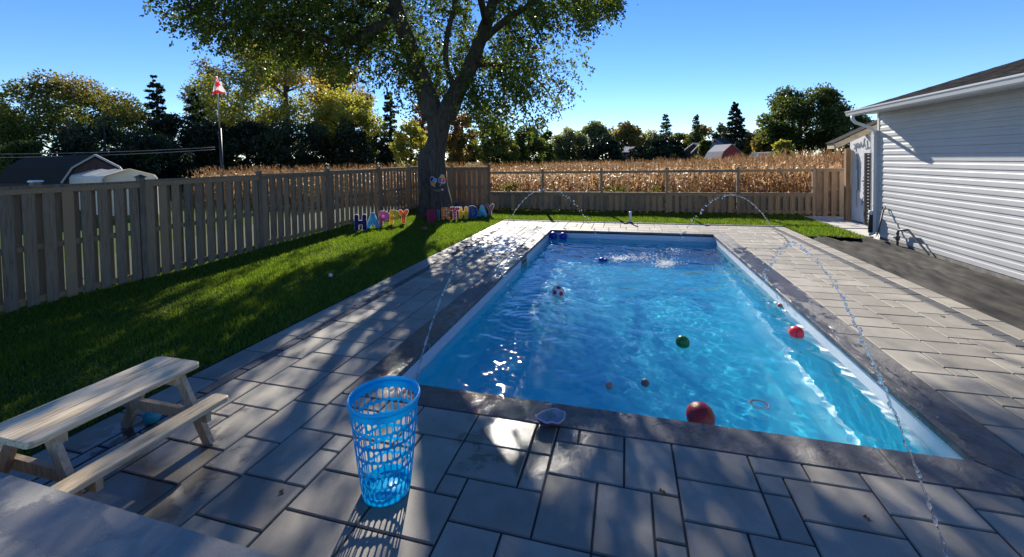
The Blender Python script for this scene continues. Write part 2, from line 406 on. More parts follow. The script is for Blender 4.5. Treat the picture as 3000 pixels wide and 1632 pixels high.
t.links.new(mxf.outputs[0], t.nodes['Material Output'].inputs[0])
nx, ny = 330, 650
xs = np.linspace(sx0 + .002, sx1 - .002, nx); ys = np.linspace(sy0 + .002, sy1 - .002, ny); X, Y = np.meshgrid(xs, ys)
Z = np.zeros_like(X); gw = np.random.default_rng(21)
for k in range(64):
    L_ = np.exp(gw.uniform(np.log(.10), np.log(.95))); th_ = gw.normal(1.25, .8); A = .0155 * L_ / (2 * np.pi) * gw.uniform(.5, 1.2)
    kx, ky = 2 * np.pi / L_ * np.cos(th_), 2 * np.pi / L_ * np.sin(th_)
    mod = .65 + .35 * np.sin(X * gw.uniform(-1.6, 1.6) + Y * gw.uniform(-1.6, 1.6) + gw.uniform(0, 6.28))
    Z += A * mod * np.sin(kx * X + ky * Y + gw.uniform(0, 6.28) + .9 * np.sin(.9 * X + .7 * Y + k) + .5 * np.sin(2.3 * X - 1.9 * Y + 2 * k))
for rx, ry, A, L_, dec in ((-1.45, 5.9, .0022, .13, 1.0), (-.6, 11.1, .0024, .13, .8), (1.27, 11.3, .0024, .13, .8), (2.1, 7.7, .0022, .12, .8), (-.75, 4.9, .0012, .1, .7), (-1.1, 6.8, .0012, .1, .5)):
    R_ = np.hypot(X - rx, Y - ry); Z += A * np.sin(2 * np.pi * R_ / L_) * np.exp(-R_ / dec) * smooth(0, .15, R_)
Z *= .8
def water_h(x, y): return WZ + Z[int(np.clip(np.searchsorted(ys, y), 0, ny - 1)), int(np.clip(np.searchsorted(xs, x), 0, nx - 1))]
i = np.arange((nx - 1) * (ny - 1)); r = i // (nx - 1); c = i % (nx - 1); a = r * nx + c
water = mesh_np('pool_water', np.stack([X.ravel(), Y.ravel(), WZ + Z.ravel()], 1), np.stack([a, a + 1, a + nx + 1, a + nx], 1), M_water, smooth=True); tag(water, kind='structure')
try:
    water.cycles.is_caustics_caster = True; sun.cycles.is_caustics_light = True
except Exception as ex: print('caustics flag', ex)
# ------------------------------------------------------------------ fences
M_fence = mat('weathered_cedar', (.25, .18, .112), (.345, .26, .175), scale=3, stretch=(6, 6, .5), rough=.85, tint=.32, tintcol=(.30, .185, .09), bump=.25, bscale=14, col3=(.07, .055, .045), scale3=7, fac3=.6)
M_fence2 = mat('sunlit_cedar', (.27, .16, .085), (.36, .23, .13), scale=3, stretch=(6, 6, .5), rough=.8, tint=.25, tintcol=(.30, .20, .12), bump=.2, bscale=14, col3=(.10, .06, .035), scale3=7, fac3=.5)  # redder cedar, the sunlit look of the boards put into the colour
M_cap = mat('shaded_post_cap', (.035, .035, .038), rough=.5)  # shading on one post cap put into a near-black colour
rf = random.Random(5)
def boards(B, x0, x1, y, z0f, z1f, w_, gap, thick, flat, off):
    """vertical boards along the local x axis at local y"""
    p = x0 + off
    while p + w_ * .5 < x1:
        q = min(p + w_, x1); l = rf.uniform(-.006, .006)
        B.box(p, q, y, y + thick, z0f(p), z1f(p) + rf.uniform(-.01, .006), rf.random()); p += w_ + gap + rf.uniform(-.006, .006)
def bay(root, M, x0, x1, z0f, ztop, m, rails, name='board_panel', cap=True, side=1):
    B = MB(); zt = lambda x: ztop - .05
    z0 = lambda x: z0f(x) + .03
    boards(B, x0, x1, -.037 * side - .0095, z0, zt, .138, .092, .019, 0, .0)
    boards(B, x0, x1, .037 * side - .0095, z0, zt, .138, .092, .019, 0, .115)
    o = B.build(name, m, root); o.matrix_local = M
    for rz in rails:
        B = MB(); B.box(x0, x1, -.0195, .0195, rz, rz + .088, rf.random()); o = B.build('rail', m, root); o.matrix_local = M
    if cap:
        B = MB(); B.box(x0, x1, -.07, .07, ztop - .035, ztop, rf.random(), bev=.004); B.box(x0, x1, -.056, -.0555 + .02, ztop - .12, ztop - .037, rf.random()); o = B.build('cap_rail', m, root); o.matrix_local = M
def post(root, M, x, z0, z1, m, capm=None, s=.092):
    B = MB(); B.box(x - s / 2, x + s / 2, -s / 2, s / 2, z0, z1, rf.random()); o = B.build('post', m, root); o.matrix_local = M
    B = MB(); B.box(x - .065, x + .065, -.065, .065, z1, z1 + .02, .5); B.add([(x - .055, -.055, z1 + .02), (x + .055, -.055, z1 + .02), (x + .055, .055, z1 + .02), (x - .055, .055, z1 + .02), (x, 0, z1 + .06)], [(0, 1, 4), (1, 2, 4), (2, 3, 4), (3, 0, 4)], .5)
    c_ = B.build('post_cap', capm or m, root); c_.matrix_local = M
# left fence: local x runs along world +Y, local y towards -X
ML = Matrix(((0, -1, 0, LX), (1, 0, 0, 0), (0, 0, 1, 0), (0, 0, 0, 1)))
lf = empty('board_fence', 'long weathered grey board fence with uneven gaps running down the left side of the lawn', 'fence')
pys = [.48, 3.05, 5.62, 8.19, 10.62, 13.3, 15.45, BY]
for k in range(len(pys) - 1):
    a_, b_ = pys[k] + .048, pys[k + 1] - .048; zt = 1.84 + .016 * max(0, k - 1); zb = float(lawn_z(LX, (a_ + b_) / 2))
    bay(lf, ML, a_, b_, lambda p: float(lawn_z(LX, p)), zt, M_fence, [zb + .06, zb + .86, zt - .135])
for k, p in enumerate(pys[:-1]):
    post(lf, ML, p, -.1, 1.88 + .018 * max(0, k - 1), M_fence, M_cap if k == 2 else None)
# corner fence behind the tree
MBk = Matrix.Translation((0, BY, 0))
cf = empty('board_fence', 'tall reddish board fence panel standing right behind the big tree trunk', 'fence')
px_ = [LX, -7.3, -5.615]
for k in range(2):
    bay(cf, MBk, px_[k] + .048, px_[k + 1] - .048, lambda p: .1, 1.86, M_fence2, [.16, .95, 1.72])
for p in px_[1:] : post(cf, MBk, p, -.1, 1.95, M_fence)
post(cf, MBk, LX, -.1, 1.97, M_fence)
# low picture-frame fence with open top
rfn = empty('rail_fence', 'low board fence with open frames above it facing the cornfield', 'fence')
bx = [-5.615, -3.297, -.944, 1.476, 3.918, 6.303]
for k in range(5):
    a_, b_ = bx[k] + .048, bx[k + 1] - .048
    zg = .08 - .016 * k
    bay(rfn, MBk, a_, b_, lambda p: zg, .80, M_fence, [zg + .07, .62], cap=True)
    B = MB(); B.box(a_, b_, -.0195, .0195, 1.545, 1.64, rf.random()); o = B.build('top_rail', M_fence, rfn); o.matrix_local = MBk
for p in bx[1:5]: post(rfn, MBk, p, -.1, 1.69, M_fence)
# right end panel
ef = empty('board_fence', 'short reddish board fence panel beside the concrete walk near the house', 'fence')
bay(ef, MBk, 6.36, 7.28, lambda p: -.02, 1.66, M_fence2, [.08, .88, 1.5])
post(ef, MBk, 6.303, -.1, 1.72, M_fence2); 
# neighbour's lone post beyond the left fence
B = MB(); nb = empty('fence_post', 'lone grey post with a sunlit white cap just beyond the left fence', 'post', (-9.1, 4.42, 0))
B.box(-.05, .05, -.05, .05, -.2, 1.88, .5); B.build('post', M_fence, nb)
M_capw = mat('white_cap', (.75, .72, .66), rough=.4)
B = MB(); B.box(-.065, .065, -.065, .065, 1.88, 1.91, .5, bev=.01); B.build('post_cap', M_capw, nb)

# ------------------------------------------------------------------ house on the right
M_side = mat('vinyl_siding', (.52, .52, .52), (.58, .58, .575), scale=1.2, rough=.42, spec=.4, bump=.02)
M_trimw = mat('white_aluminium', (.72, .74, .75), rough=.35, spec=.5)
M_shing = mat('asphalt_shingle', (.020, .019, .019), (.05, .046, .046), scale=9, stretch=(3, 1.2, 3), rough=1.0, spec=.1, bump=.5, bscale=30)
M_conc = mat('concrete', (.42, .40, .36), (.52, .50, .46), scale=2.5, rough=.85, world=True, bump=.2, bscale=60)
M_found = mat('foundation', (.16, .15, .14), (.3, .28, .26), scale=6, rough=.9)
house = empty('house', 'white sided house with dark shingled roof and gutter along the right edge', 'house', (WX, WY, 0))
hl = lambda x, y, z: (x - WX, y - WY, z)
# lap siding: stepped profile extruded along Y
prof = []; n_c = 21; z0s, z1s = .03, 3.14; hs = (z1s - z0s) / n_c
for k in range(n_c):
    z = z0s + k * hs; prof += [(-.020, z), (-.020, z + .01), (-.0185, z + hs * .54), (-.0115, z + hs * .66), (-.0095, z + hs - .006), (-.004, z + hs - .0005)]
vs = []; fs = []; y_near = -2.5
for x, z in prof: vs += [(x, y_near - WY, z), (x, -.07, z)]
for k in range(len(prof) - 1): fs.append((2 * k, 2 * k + 1, 2 * k + 3, 2 * k + 2))
B = MB(); B.add(vs, fs, .5)
B.box(.0, 7, y_near - WY, 0, .0, 3.14, .5)     # body behind
# gable end above
B.add([hl(WX, WY, 3.14), hl(WX + 7, WY, 3.14), hl(WX + 7, WY, 5.3), hl(WX, WY, 3.2)], [(0, 1, 2, 3)], .5)
B.build('wall', M_side, house)
B = MB(); B.box(-.028, .05, -.075, .012, .02, 3.14, .5, bev=.004); B.build('corner_trim', M_side, house)
B = MB(); B.box(-.012, 6.9, y_near - WY + .01, -.01, -.2, .028, .5); B.build('foundation', M_found, house)
# soffit, fascia, gutter
EX, EZ, OV = 5.66, 3.16, .2
B = MB(); B.box(EX - WX + .03, .0, y_near - WY, OV - .02, 3.145, 3.165, .5); B.build('soffit', M_trimw, house)
B = MB(); B.box(EX - WX + .005, EX - WX + .03, y_near - WY, OV, 3.10, 3.27, .5); B.build('fascia', M_trimw, house)
gp = [(.0, 0.10), (-.012, .10), (-.075, .085), (-.115, .05), (-.12, .0), (-.128, .0), (-.13, .012), (-.105, -.0), (-.10, -.06), (-.02, -.065), (0, -.065)]
gp = [(0, .10), (0, -.03), (-.06, -.035), (-.085, -.01), (-.10, .05), (-.115, .075), (-.118, .098), (-.112, .098), (-.108, .075), (-.09, .05), (-.075, 0), (-.008, -.02), (-.008, .10)]
vs = []; fs = []; n = len(gp)
for yy in (y_near - WY, OV + .02): vs += [(EX - WX + x, yy, 3.14 + z) for x, z in gp]
for k in range(n): fs.append((k, (k + 1) % n, n + (k + 1) % n, n + k))
fs.append(tuple(range(n, 2 * n)))
B = MB(); B.add(vs, fs, .5); B.build('gutter', M_trimw, house)
# roof: slope 0.31, shingle courses as small steps
rs = .31; B = MB(); x = EX - .04; zr = 3.235; cw = .14; k = 0
vs = []; fs = []; pr = []
while x < 10.3:
    pr += [(x - WX, zr + (x - EX) * rs + .011), (x - WX + cw, zr + (x + cw - EX) * rs + .003)]; x += cw
for px, pz in pr: vs += [(px, y_near - WY, pz), (px, OV, pz)]
m_ = len(pr)
for k in range(m_ - 1): fs.append((2 * k, 2 * k + 1, 2 * k + 3, 2 * k + 2))
B.add(vs, fs, .5)
# underside and rake edge
a_ = pr[0]; b_ = pr[-1]
B.add([(a_[0], OV, a_[1] - .03), (b_[0], OV, b_[1] - .03), (b_[0], OV, b_[1] + .004), (a_[0], OV, a_[1] + .004)], [(0, 1, 2, 3)], .4)
B.add([(a_[0], y_near - WY, a_[1] - .03), (a_[0], OV, a_[1] - .03), (b_[0], OV, b_[1] - .03), (b_[0], y_near - WY, b_[1] - .03)], [(0, 1, 2, 3)], .4)
B.add([(a_[0], y_near - WY, a_[1] - .03), (a_[0], OV, a_[1] - .03), (a_[0], OV, a_[1]), (a_[0], y_near - WY, a_[1])], [(0, 1, 2, 3)], .4)
# ragged shingle tabs give the roof its rough look
for q in range(2600):
    xx = rf.uniform(EX, 9.8); yy = rf.uniform(1.5, WY + .1); kk = math.floor((xx - EX + .04) / cw); xx = EX - .04 + kk * cw; l = rf.uniform(.16, .3)
    z_ = zr + (xx - EX) * rs + .013
    B.add([hl(xx - .004, yy, z_), hl(xx - .004, yy + l, z_), hl(xx + cw, yy + l, z_ + cw * rs - .002), hl(xx + cw, yy, z_ + cw * rs - .002)], [(0, 1, 2, 3)], rf.random())
B.build('roof', M_shing, house)
# downspout
B = MB()
dsx, dsy = WX - .055, WY + .04
def sq(pts, w_=.075, d_=.055):
    for k in range(len(pts) - 1): B.bar(pts[k], pts[k + 1], w_, d_, up=(0, 1, 0), tint=.5)
e0 = hl(EX - .055, WY - .05, 3.10)
B.tube([e0, hl(EX - .05, WY - .05, 3.0), hl(EX + .02, WY - .03, 2.93), hl(dsx - .08, dsy, 2.78), hl(dsx, dsy, 2.70), hl(dsx, dsy, 2.60)], .042, 8, .5)
B.bar(hl(dsx, dsy, 2.62), hl(dsx, dsy, .12), .08, .06, up=(0, 1, 0), tint=.5)
for z in (2.55, 1.7, .8): B.box(dsx - WX - .045, dsx - WX + .045, dsy - WY - .037, dsy - WY + .037, z, z + .04, .5)
B.tube([hl(dsx, dsy, .16), hl(dsx - .01, dsy, .09), hl(dsx - .12, dsy - .02, .05)], .045, 8, .5)
B.build('downspout', M_trimw, house)
# recessed unfinished porch wing beyond the corner
M_wrap = mat('house_wrap', (.72, .74, .76), (.80, .81, .82), scale=4, rough=.35, bump=.5, bscale=7)
M_ink = mat('wrap_ink', (.10, .14, .20), rough=.6); M_inkr = mat('wrap_ink_red', (.45, .16, .16), rough=.6)
M_beige = mat('beige_panel', (.42, .42, .38), rough=.5)
M_dark = mat('black_strip', (.03, .03, .035), rough=.6)
M_lum = mat('new_lumber', (.52, .40, .26), (.62, .50, .34), scale=3, stretch=(.6, 6, 6), rough=.7, tint=.15, col3=(.3, .18, .09), scale3=9, fac3=.6)
M_post = mat('brown_lumber', (.30, .17, .08), (.40, .24, .12), scale=3, stretch=(6, 6, .6), rough=.75, tint=.1)
porch = empty('house_wing', 'unfinished porch wing wrapped in white printed sheet under a small lean-to roof', 'porch', (6.95, 14.7, 0))
pl = lambda x, y, z: (x - 6.95, y - 14.7, z)
B = MB(); B.add([pl(6.95, 15.85, .03), pl(6.95, 14.7, .03), pl(6.95, 14.7, 2.85), pl(6.95, 15.85, 2.85)], [(0, 1, 2, 3)], .5)
B.box(0.02, 1.6, 0.02, 1.14, .03, 2.85, .5); B.build('wrapped_wall', M_wrap, porch)
yw = 14.7
x_a, x_b = aty(2531, 600, yw)[0], aty(2548, 600, yw)[0]
B = MB(); B.box(x_a - 6.95, x_b - 6.95, -.04, .015, .03, 2.15, .5)
for k in range(22): B.box(x_a - 6.95 + .06, x_a - 6.95 + .10, -.048, -.038, .1 + k * .095, .125 + k * .095, .5, 1)
B.build('door_strip', [M_dark, M_trimw], porch)
B = MB()
for k in range(8): B.box(x_b - 6.95 + .004, x_b - 6.95 + .9, -.03, .015, .03 + k * .265, .29 + k * .265, .5, bev=.008)
B.build('door', M_beige, porch)
B = MB(); B.bar(pl(6.86, 15.8, -.02), pl(6.86, 15.8, 2.3), .13, .13, up=(0, 1, 0)); B.build('porch_post', M_post, porch)
# lean-to roof: rake board facing the pool, rising to the right
ra, rb = np.array((6.02, 14.6, 2.37)), np.array((8.2, 14.6, 3.49))
sl = (rb - ra); B = MB(); B.bar(pl(*(ra)), pl(*(rb)), .04, .15, up=(0, 0, 1), tint=.5); B.bar(pl(ra[0], 14.62, ra[2]), pl(ra[0], 15.05, ra[2]), .04, .15, up=(0, 0, 1), tint=.6); B.build('rake_board', M_lum, porch)
B = MB(); up_ = np.array((0, 0, .095))
q = [ra + up_ + (-.05, -.05, -.02), rb + up_ + (0, -.05, 0), rb + up_ + (0, .5, 0), ra + up_ + (-.05, .5, -.02)]
B.add([pl(*v) for v in q] + [pl(*(v + (0, 0, .03))) for v in q], [(3, 2, 1, 0), (4, 5, 6, 7), (0, 1, 5, 4), (1, 2, 6, 5), (2, 3, 7, 6), (3, 0, 4, 7)], .5); B.build('roof', M_shing, porch)
B = MB(); B.bar(pl(6.15, 15.0, 2.36), pl(6.94, 15.0, 2.76), .04, .12, tint=.3); B.build('rafter', M_post, porch)

def text_mesh(name, txt, size, M, mat_, parent, extrude=.001, offset=0.0):
    cu = bpy.data.curves.new(name + '_curve', 'FONT'); cu.body = txt; cu.size = size; cu.extrude = extrude; cu.offset = offset
    cu.align_x = 'CENTER'; cu.align_y = 'CENTER'; cu.resolution_u = 3
    o = bpy.data.objects.new('tmp', cu); C.objects.link(o); bpy.context.view_layer.update()
    me = bpy.data.meshes.new_from_object(o.evaluated_get(bpy.context.evaluated_depsgraph_get())); me.name = name
    bpy.data.objects.remove(o); bpy.data.curves.remove(cu); me.materials.clear(); me.materials.append(mat_)
    o = bpy.data.objects.new(name, me); link(o, parent); o.matrix_local = M; return o
def basis(ex, ey, loc):
    ex = Vector(ex).normalized(); ez = ex.cross(Vector(ey)).normalized(); ey = ez.cross(ex)
    return Matrix(((ex.x, ey.x, ez.x, loc[0]), (ex.y, ey.y, ez.y, loc[1]), (ex.z, ey.z, ez.z, loc[2]), (0, 0, 0, 1)))
# printed words on the wrap (wall faces -X: reading right is -Y)
text_mesh('printed_word', 'Tyvek', .36, basis((0, 0, 1), (0, 1, 0), pl(6.943, 14.98, 1.0)), M_ink, porch, offset=.006)
text_mesh('printed_word', 'Tyvek', .36, basis((0, 1, -.10), (0, 0.0, -1), pl(6.943, 15.17, 2.38)), M_ink, porch, offset=.006)
text_mesh('printed_word', 'HomeWrap', .11, basis((0, 0, 1), (0, 1, 0), pl(6.943, 15.42, .75)), M_inkr, porch)
text_mesh('printed_word', 'HomeWrap', .11, basis((0, 0, 1), (0, 1, 0), pl(6.943, 15.42, 1.9)), M_ink, porch)
B = MB(); B.tube([pl(6.93, 15.3, 1.0), pl(6.92, 15.3, 1.9), pl(6.92, 15.45, 2.2)], .012, 5); B.build('cable', M_dark, porch)

# concrete walk
B = MB(); B.box(5.9, 7.6, 12.75, 14.6, -.1, -.004, .5, bev=.005); B.box(5.9, 9, 14.605, 16.75, -.1, -.002, .6, bev=.005)
tag(B.build('concrete_walk', M_conc), kind='structure')
# near slab the photographer stands on
M_slab = wetmat('slab_concrete', (.25, .235, .21), (.34, .32, .28), [(-2.55, 1.25, .35, .16), (-2.15, .95, .5, .25), (-3.2, .9, .5, .5)], rough=.8, scale=4, bump=.5, bscale=120, tint=0, wetdark=.62, wetrough=.2, bdist=.004)
B = MB(); sz = .45; B.add([(-6, 1.44, 0), (1.2, 1.345, 0), (1.2, -3, 0), (-6, -3, 0), (-6, 1.44, sz), (1.2, 1.345, sz), (1.2, -3, sz), (-6, -3, sz)], [(3, 2, 1, 0)[::-1], (7, 6, 5, 4), (0, 1, 5, 4)[::-1], (1, 2, 6, 5)[::-1], (2, 3, 7, 6)[::-1], (3, 0, 4, 7)[::-1]], .5)
tag(B.build('concrete_step', M_slab), kind='structure')
# landscape fabric
M_fab = mat('landscape_fabric', (.025, .025, .025), (.075, .07, .063), scale=1.6, stretch=(1.6, .5, 1), rough=.9, spec=.15, world=True, bump=.08, bscale=25, dist=.8, col3=(.13, .115, .09), scale3=2.2, fac3=.3)
def fabz(x, y):
    z = -.03 + .02 * np.sin(3.1 * x + .5 * y) + .015 * np.sin(1.1 * y + 2 * x)
    for x0_, s_, w_, a_ in ((5.05, -.05, .03, .08), (5.62, .03, .03, .10), (5.35, .10, .025, .05), (4.8, -.02, .02, .04), (5.85, .015, .03, .08)):
        xc = x0_ + s_ * (y - 8) + .05 * np.sin(y * 1.3) ; z = z + a_ * np.exp(-((x - xc) / w_) ** 2)
    nz = .007 * np.sin(17 * x + 5 * np.sin(2 * y)) + .008 * np.sin(31 * x + 7 * np.sin(1.7 * y))
    z = z + nz
    z = np.where(x < 4.6, np.minimum(z, -.012), z); return z - .05 * smooth(12.0, 12.6, y)
fab = grid_mesh('landscape_fabric', SX + .005, WX + .0, 1.2, 12.75, 170, 500, fabz, M_fab); tag(fab, kind='structure')
# ------------------------------------------------------------------ corn field
M_corn = mat('dry_corn', (.33, .15, .045), (.44, .235, .085), scale=.8, rough=.5, world=True, tint=.35, tintcol=(.58, .41, .22), trans=.36, spec=.22)
def corn_variant(g, full):
    V = []; F = []; T = []
    H = g.uniform(2.0, 2.4)
    def strip(pts, ws, side, t0):
        b = len(V)
        for p, w_ in zip(pts, ws): V.append(p - side * w_); V.append(p + side * w_)
        for k in range(len(pts) - 1): F.append((b + 2 * k, b + 2 * k + 1, b + 2 * k + 3, b + 2 * k + 2)); T.append(np.clip(t0 + g.normal(0, .06), 0, 1))
    z0 = 0 if full else 1.15
    lean = g.normal(0, .06, 2)
    for s_ in (np.array((1., 0, 0)), np.array((0, 1., 0))): strip([np.array((0, 0, z0)), np.array((lean[0] * .5, lean[1] * .5, H * .6)), np.array((lean[0], lean[1], H))], [.013, .012, .007], s_, .25)
    nl = 13 if full else 7; az = g.uniform(0, 6.28)
    for k in range(nl):
        zb = (.25 + (H - .4) * k / nl) if full else (1.2 + (H - 1.35) * k / nl); az += np.pi + g.normal(0, .5)
        L_ = g.uniform(.45, .8) * (1 - .35 * k / nl); d = np.array((np.cos(az), np.sin(az), 0)); sd = np.array((-d[1], d[0], 0))
        up = g.uniform(.1, .6); dr = g.uniform(.7, 1.7); tw = g.uniform(-1, 1)
        p = np.array((lean[0] * zb / H, lean[1] * zb / H, zb)); pts = [p]; 
        for q in range(1, 5 if full else 4):
            f = q / (4 if full else 3); pts.append(p + d * L_ * f * (1 - .35 * f) + np.array((0, 0, up * L_ * f - dr * L_ * f * f)))
        ws = ([.026, .052, .047, .03, .004] if full else [.03, .056, .04, .005])
        s2 = sd + np.array((0, 0, tw * .6)); s2 /= np.linalg.norm(s2)
        strip(pts, ws, s2, np.clip(g.normal(.45, .3), 0, 1))
    for k in range(5 if full else 3):
        a_ = g.uniform(0, 6.28); d = np.array((np.cos(a_), np.sin(a_), 0)); top = np.array((lean[0], lean[1], H)); l = g.uniform(.15, .3)
        strip([top, top + d * .06 * (k > 0) + (0, 0, l * .6), top + d * .14 * (k > 0) + (0, 0, l)], [.009, .008, .003], np.array((-d[1], d[0], 0)), .15)
    if full:
        for k in range(2):
            zb = g.uniform(.8, 1.25); a_ = g.uniform(0, 6.28); d = np.array((np.cos(a_), np.sin(a_), 0)); p = np.array((0, 0, zb)) + d * .03
            strip([p, p + d * .08 + (0, 0, .0), p + d * .11 + (0, 0, -.18)], [.022, .032, .012], np.array((-d[1], d[0], 0)), .85)
    return np.array(V), np.array(F), np.array(T)
gc = np.random.default_rng(4)
VF = [corn_variant(gc, True) for _ in range(8)]; VR = [corn_variant(gc, False) for _ in range(8)]
AV, AF, AT = [], [], []; nb_ = 0
def plant(x, y, var, sc):
    global nb_
    V, F, T = var; a_ = gc.uniform(0, 6.28); c_, s_ = np.cos(a_), np.sin(a_)
    Q = np.empty_like(V); Q[:, 0] = (V[:, 0] * c_ - V[:, 1] * s_) * sc + x; Q[:, 1] = (V[:, 0] * s_ + V[:, 1] * c_) * sc + y; Q[:, 2] = V[:, 2] * sc - .1
    AV.append(Q); AF.append(F + nb_); AT.append(T + gc.normal(0, .1)); nb_ += len(V)
y = 18.2; row = 0
while y < 75:
    near = row < 6
    xl = -24 - .95 * (y - 18); xr = min(9 + 1.35 * (y - 18) * .6, 40) + 3
    st = .155 if near else (.22 if y < 40 else .4)
    x = xl + gc.uniform(0, st)
    hh = .90
    while x < xr:
        bump_ = .88 + .17 * smooth(-2, 8, x - .25 * (y - 18)) 
        if near or gc.random() < .92: plant(x + gc.normal(0, .03), y + gc.normal(0, .05), (VF if near else VR)[gc.integers(8)], hh * bump_ * gc.uniform(.92, 1.07))
        x += st * gc.uniform(.7, 1.3)
    y += .76 if y < 36 else 1.3; row += 1
corn = mesh_np('corn_field', np.concatenate(AV), np.concatenate(AF), M_corn, tint=np.clip(np.concatenate(AT), 0, 1)); tag(corn, 'field of dry golden brown corn beyond the back fence', 'corn field', kind='stuff')
print('corn faces', len(corn.data.polygons))

# green weeds at the foot of the corn
def leafmat(name, a, b, c3, trans=.42, rough=.45, spec=.35):
    return mat(name, a, b, scale=.35, rough=rough, world=True, tint=.32, tintcol=c3, trans=trans, transcol=(1.35, 1.3, .75), spec=spec)
M_weed = leafmat('weed_leaf', (.06, .10, .015), (.10, .13, .02), (.16, .16, .03))

def leaves(P, D, L_, Wd, g, fold=.25):
    """diamond leaves: P base points, D directions, lengths, widths -> verts, quads"""
    n = len(P); D = D / np.linalg.norm(D, axis=1, keepdims=True)
    r = g.normal(size=(n, 3)); s_ = np.cross(D, r); s_ /= np.linalg.norm(s_, axis=1, keepdims=True) + 1e-9; nrm = np.cross(s_, D)
    L_ = L_[:, None]; Wd = Wd[:, None]
    A = P; Bp = P + D * L_ * .45 + s_ * Wd - nrm * Wd * fold; Cc = P + D * L_; Dd = P + D * L_ * .45 - s_ * Wd - nrm * Wd * fold
    V = np.stack([A, Bp, Cc, Dd], 1).reshape(-1, 3); return V, np.arange(n * 4).reshape(n, 4)

def weed_patch(label, px, py, y_, rad, h, n):
    c_ = aty(px, py, y_); g = np.random.default_rng(int(px))
    P_ = np.stack([g.normal(c_[0], rad, n), g.normal(y_, .18, n), g.uniform(0, 1, n) ** .8 * h], 1)
    D_ = g.normal(size=(n, 3)) + (0, 0, .5); V, F = leaves(P_, D_, g.uniform(.07, .16, n), g.uniform(.02, .045, n), g)
    root = empty('weed', label, 'weed', (float(c_[0]), y_, 0)); mesh_np('foliage', V - (c_[0], y_, 0), F, M_weed, root, tint=np.clip(g.normal(.4, .25, n), 0, 1))
    B = MB(); [B.tube([(q, 0, -.1), (q * 1.5, .02, h * .5), (q * 2.2, 0, h)], [.012, .009, .004], 5, .5) for q in (-.12, 0, .1)]; B.build('stem', M_weed, root)
weed_patch('leafy green weed in the first fence opening right of the tall panel', 1495, 560, 17.5, .28, 1.1, 420)
weed_patch('low green weed behind the fence between the second and third open posts', 1800, 560, 17.5, .3, .95, 260)
weed_patch('dark green weed just left of the third open post', 1925, 560, 17.5, .18, 1.05, 200)

# ------------------------------------------------------------------ trees
M_bark = mat('maple_bark', (.035, .028, .022), (.10, .08, .06), scale=5, stretch=(3.5, 3.5, .55), rough=.95, bump=1.0, bscale=14, dist=.6)
M_bark2 = mat('far_bark', (.05, .042, .035), rough=.95)
M_leafmain = leafmat('maple_leaf', (.038, .075, .013), (.065, .11, .02), (.15, .19, .033), trans=.54)

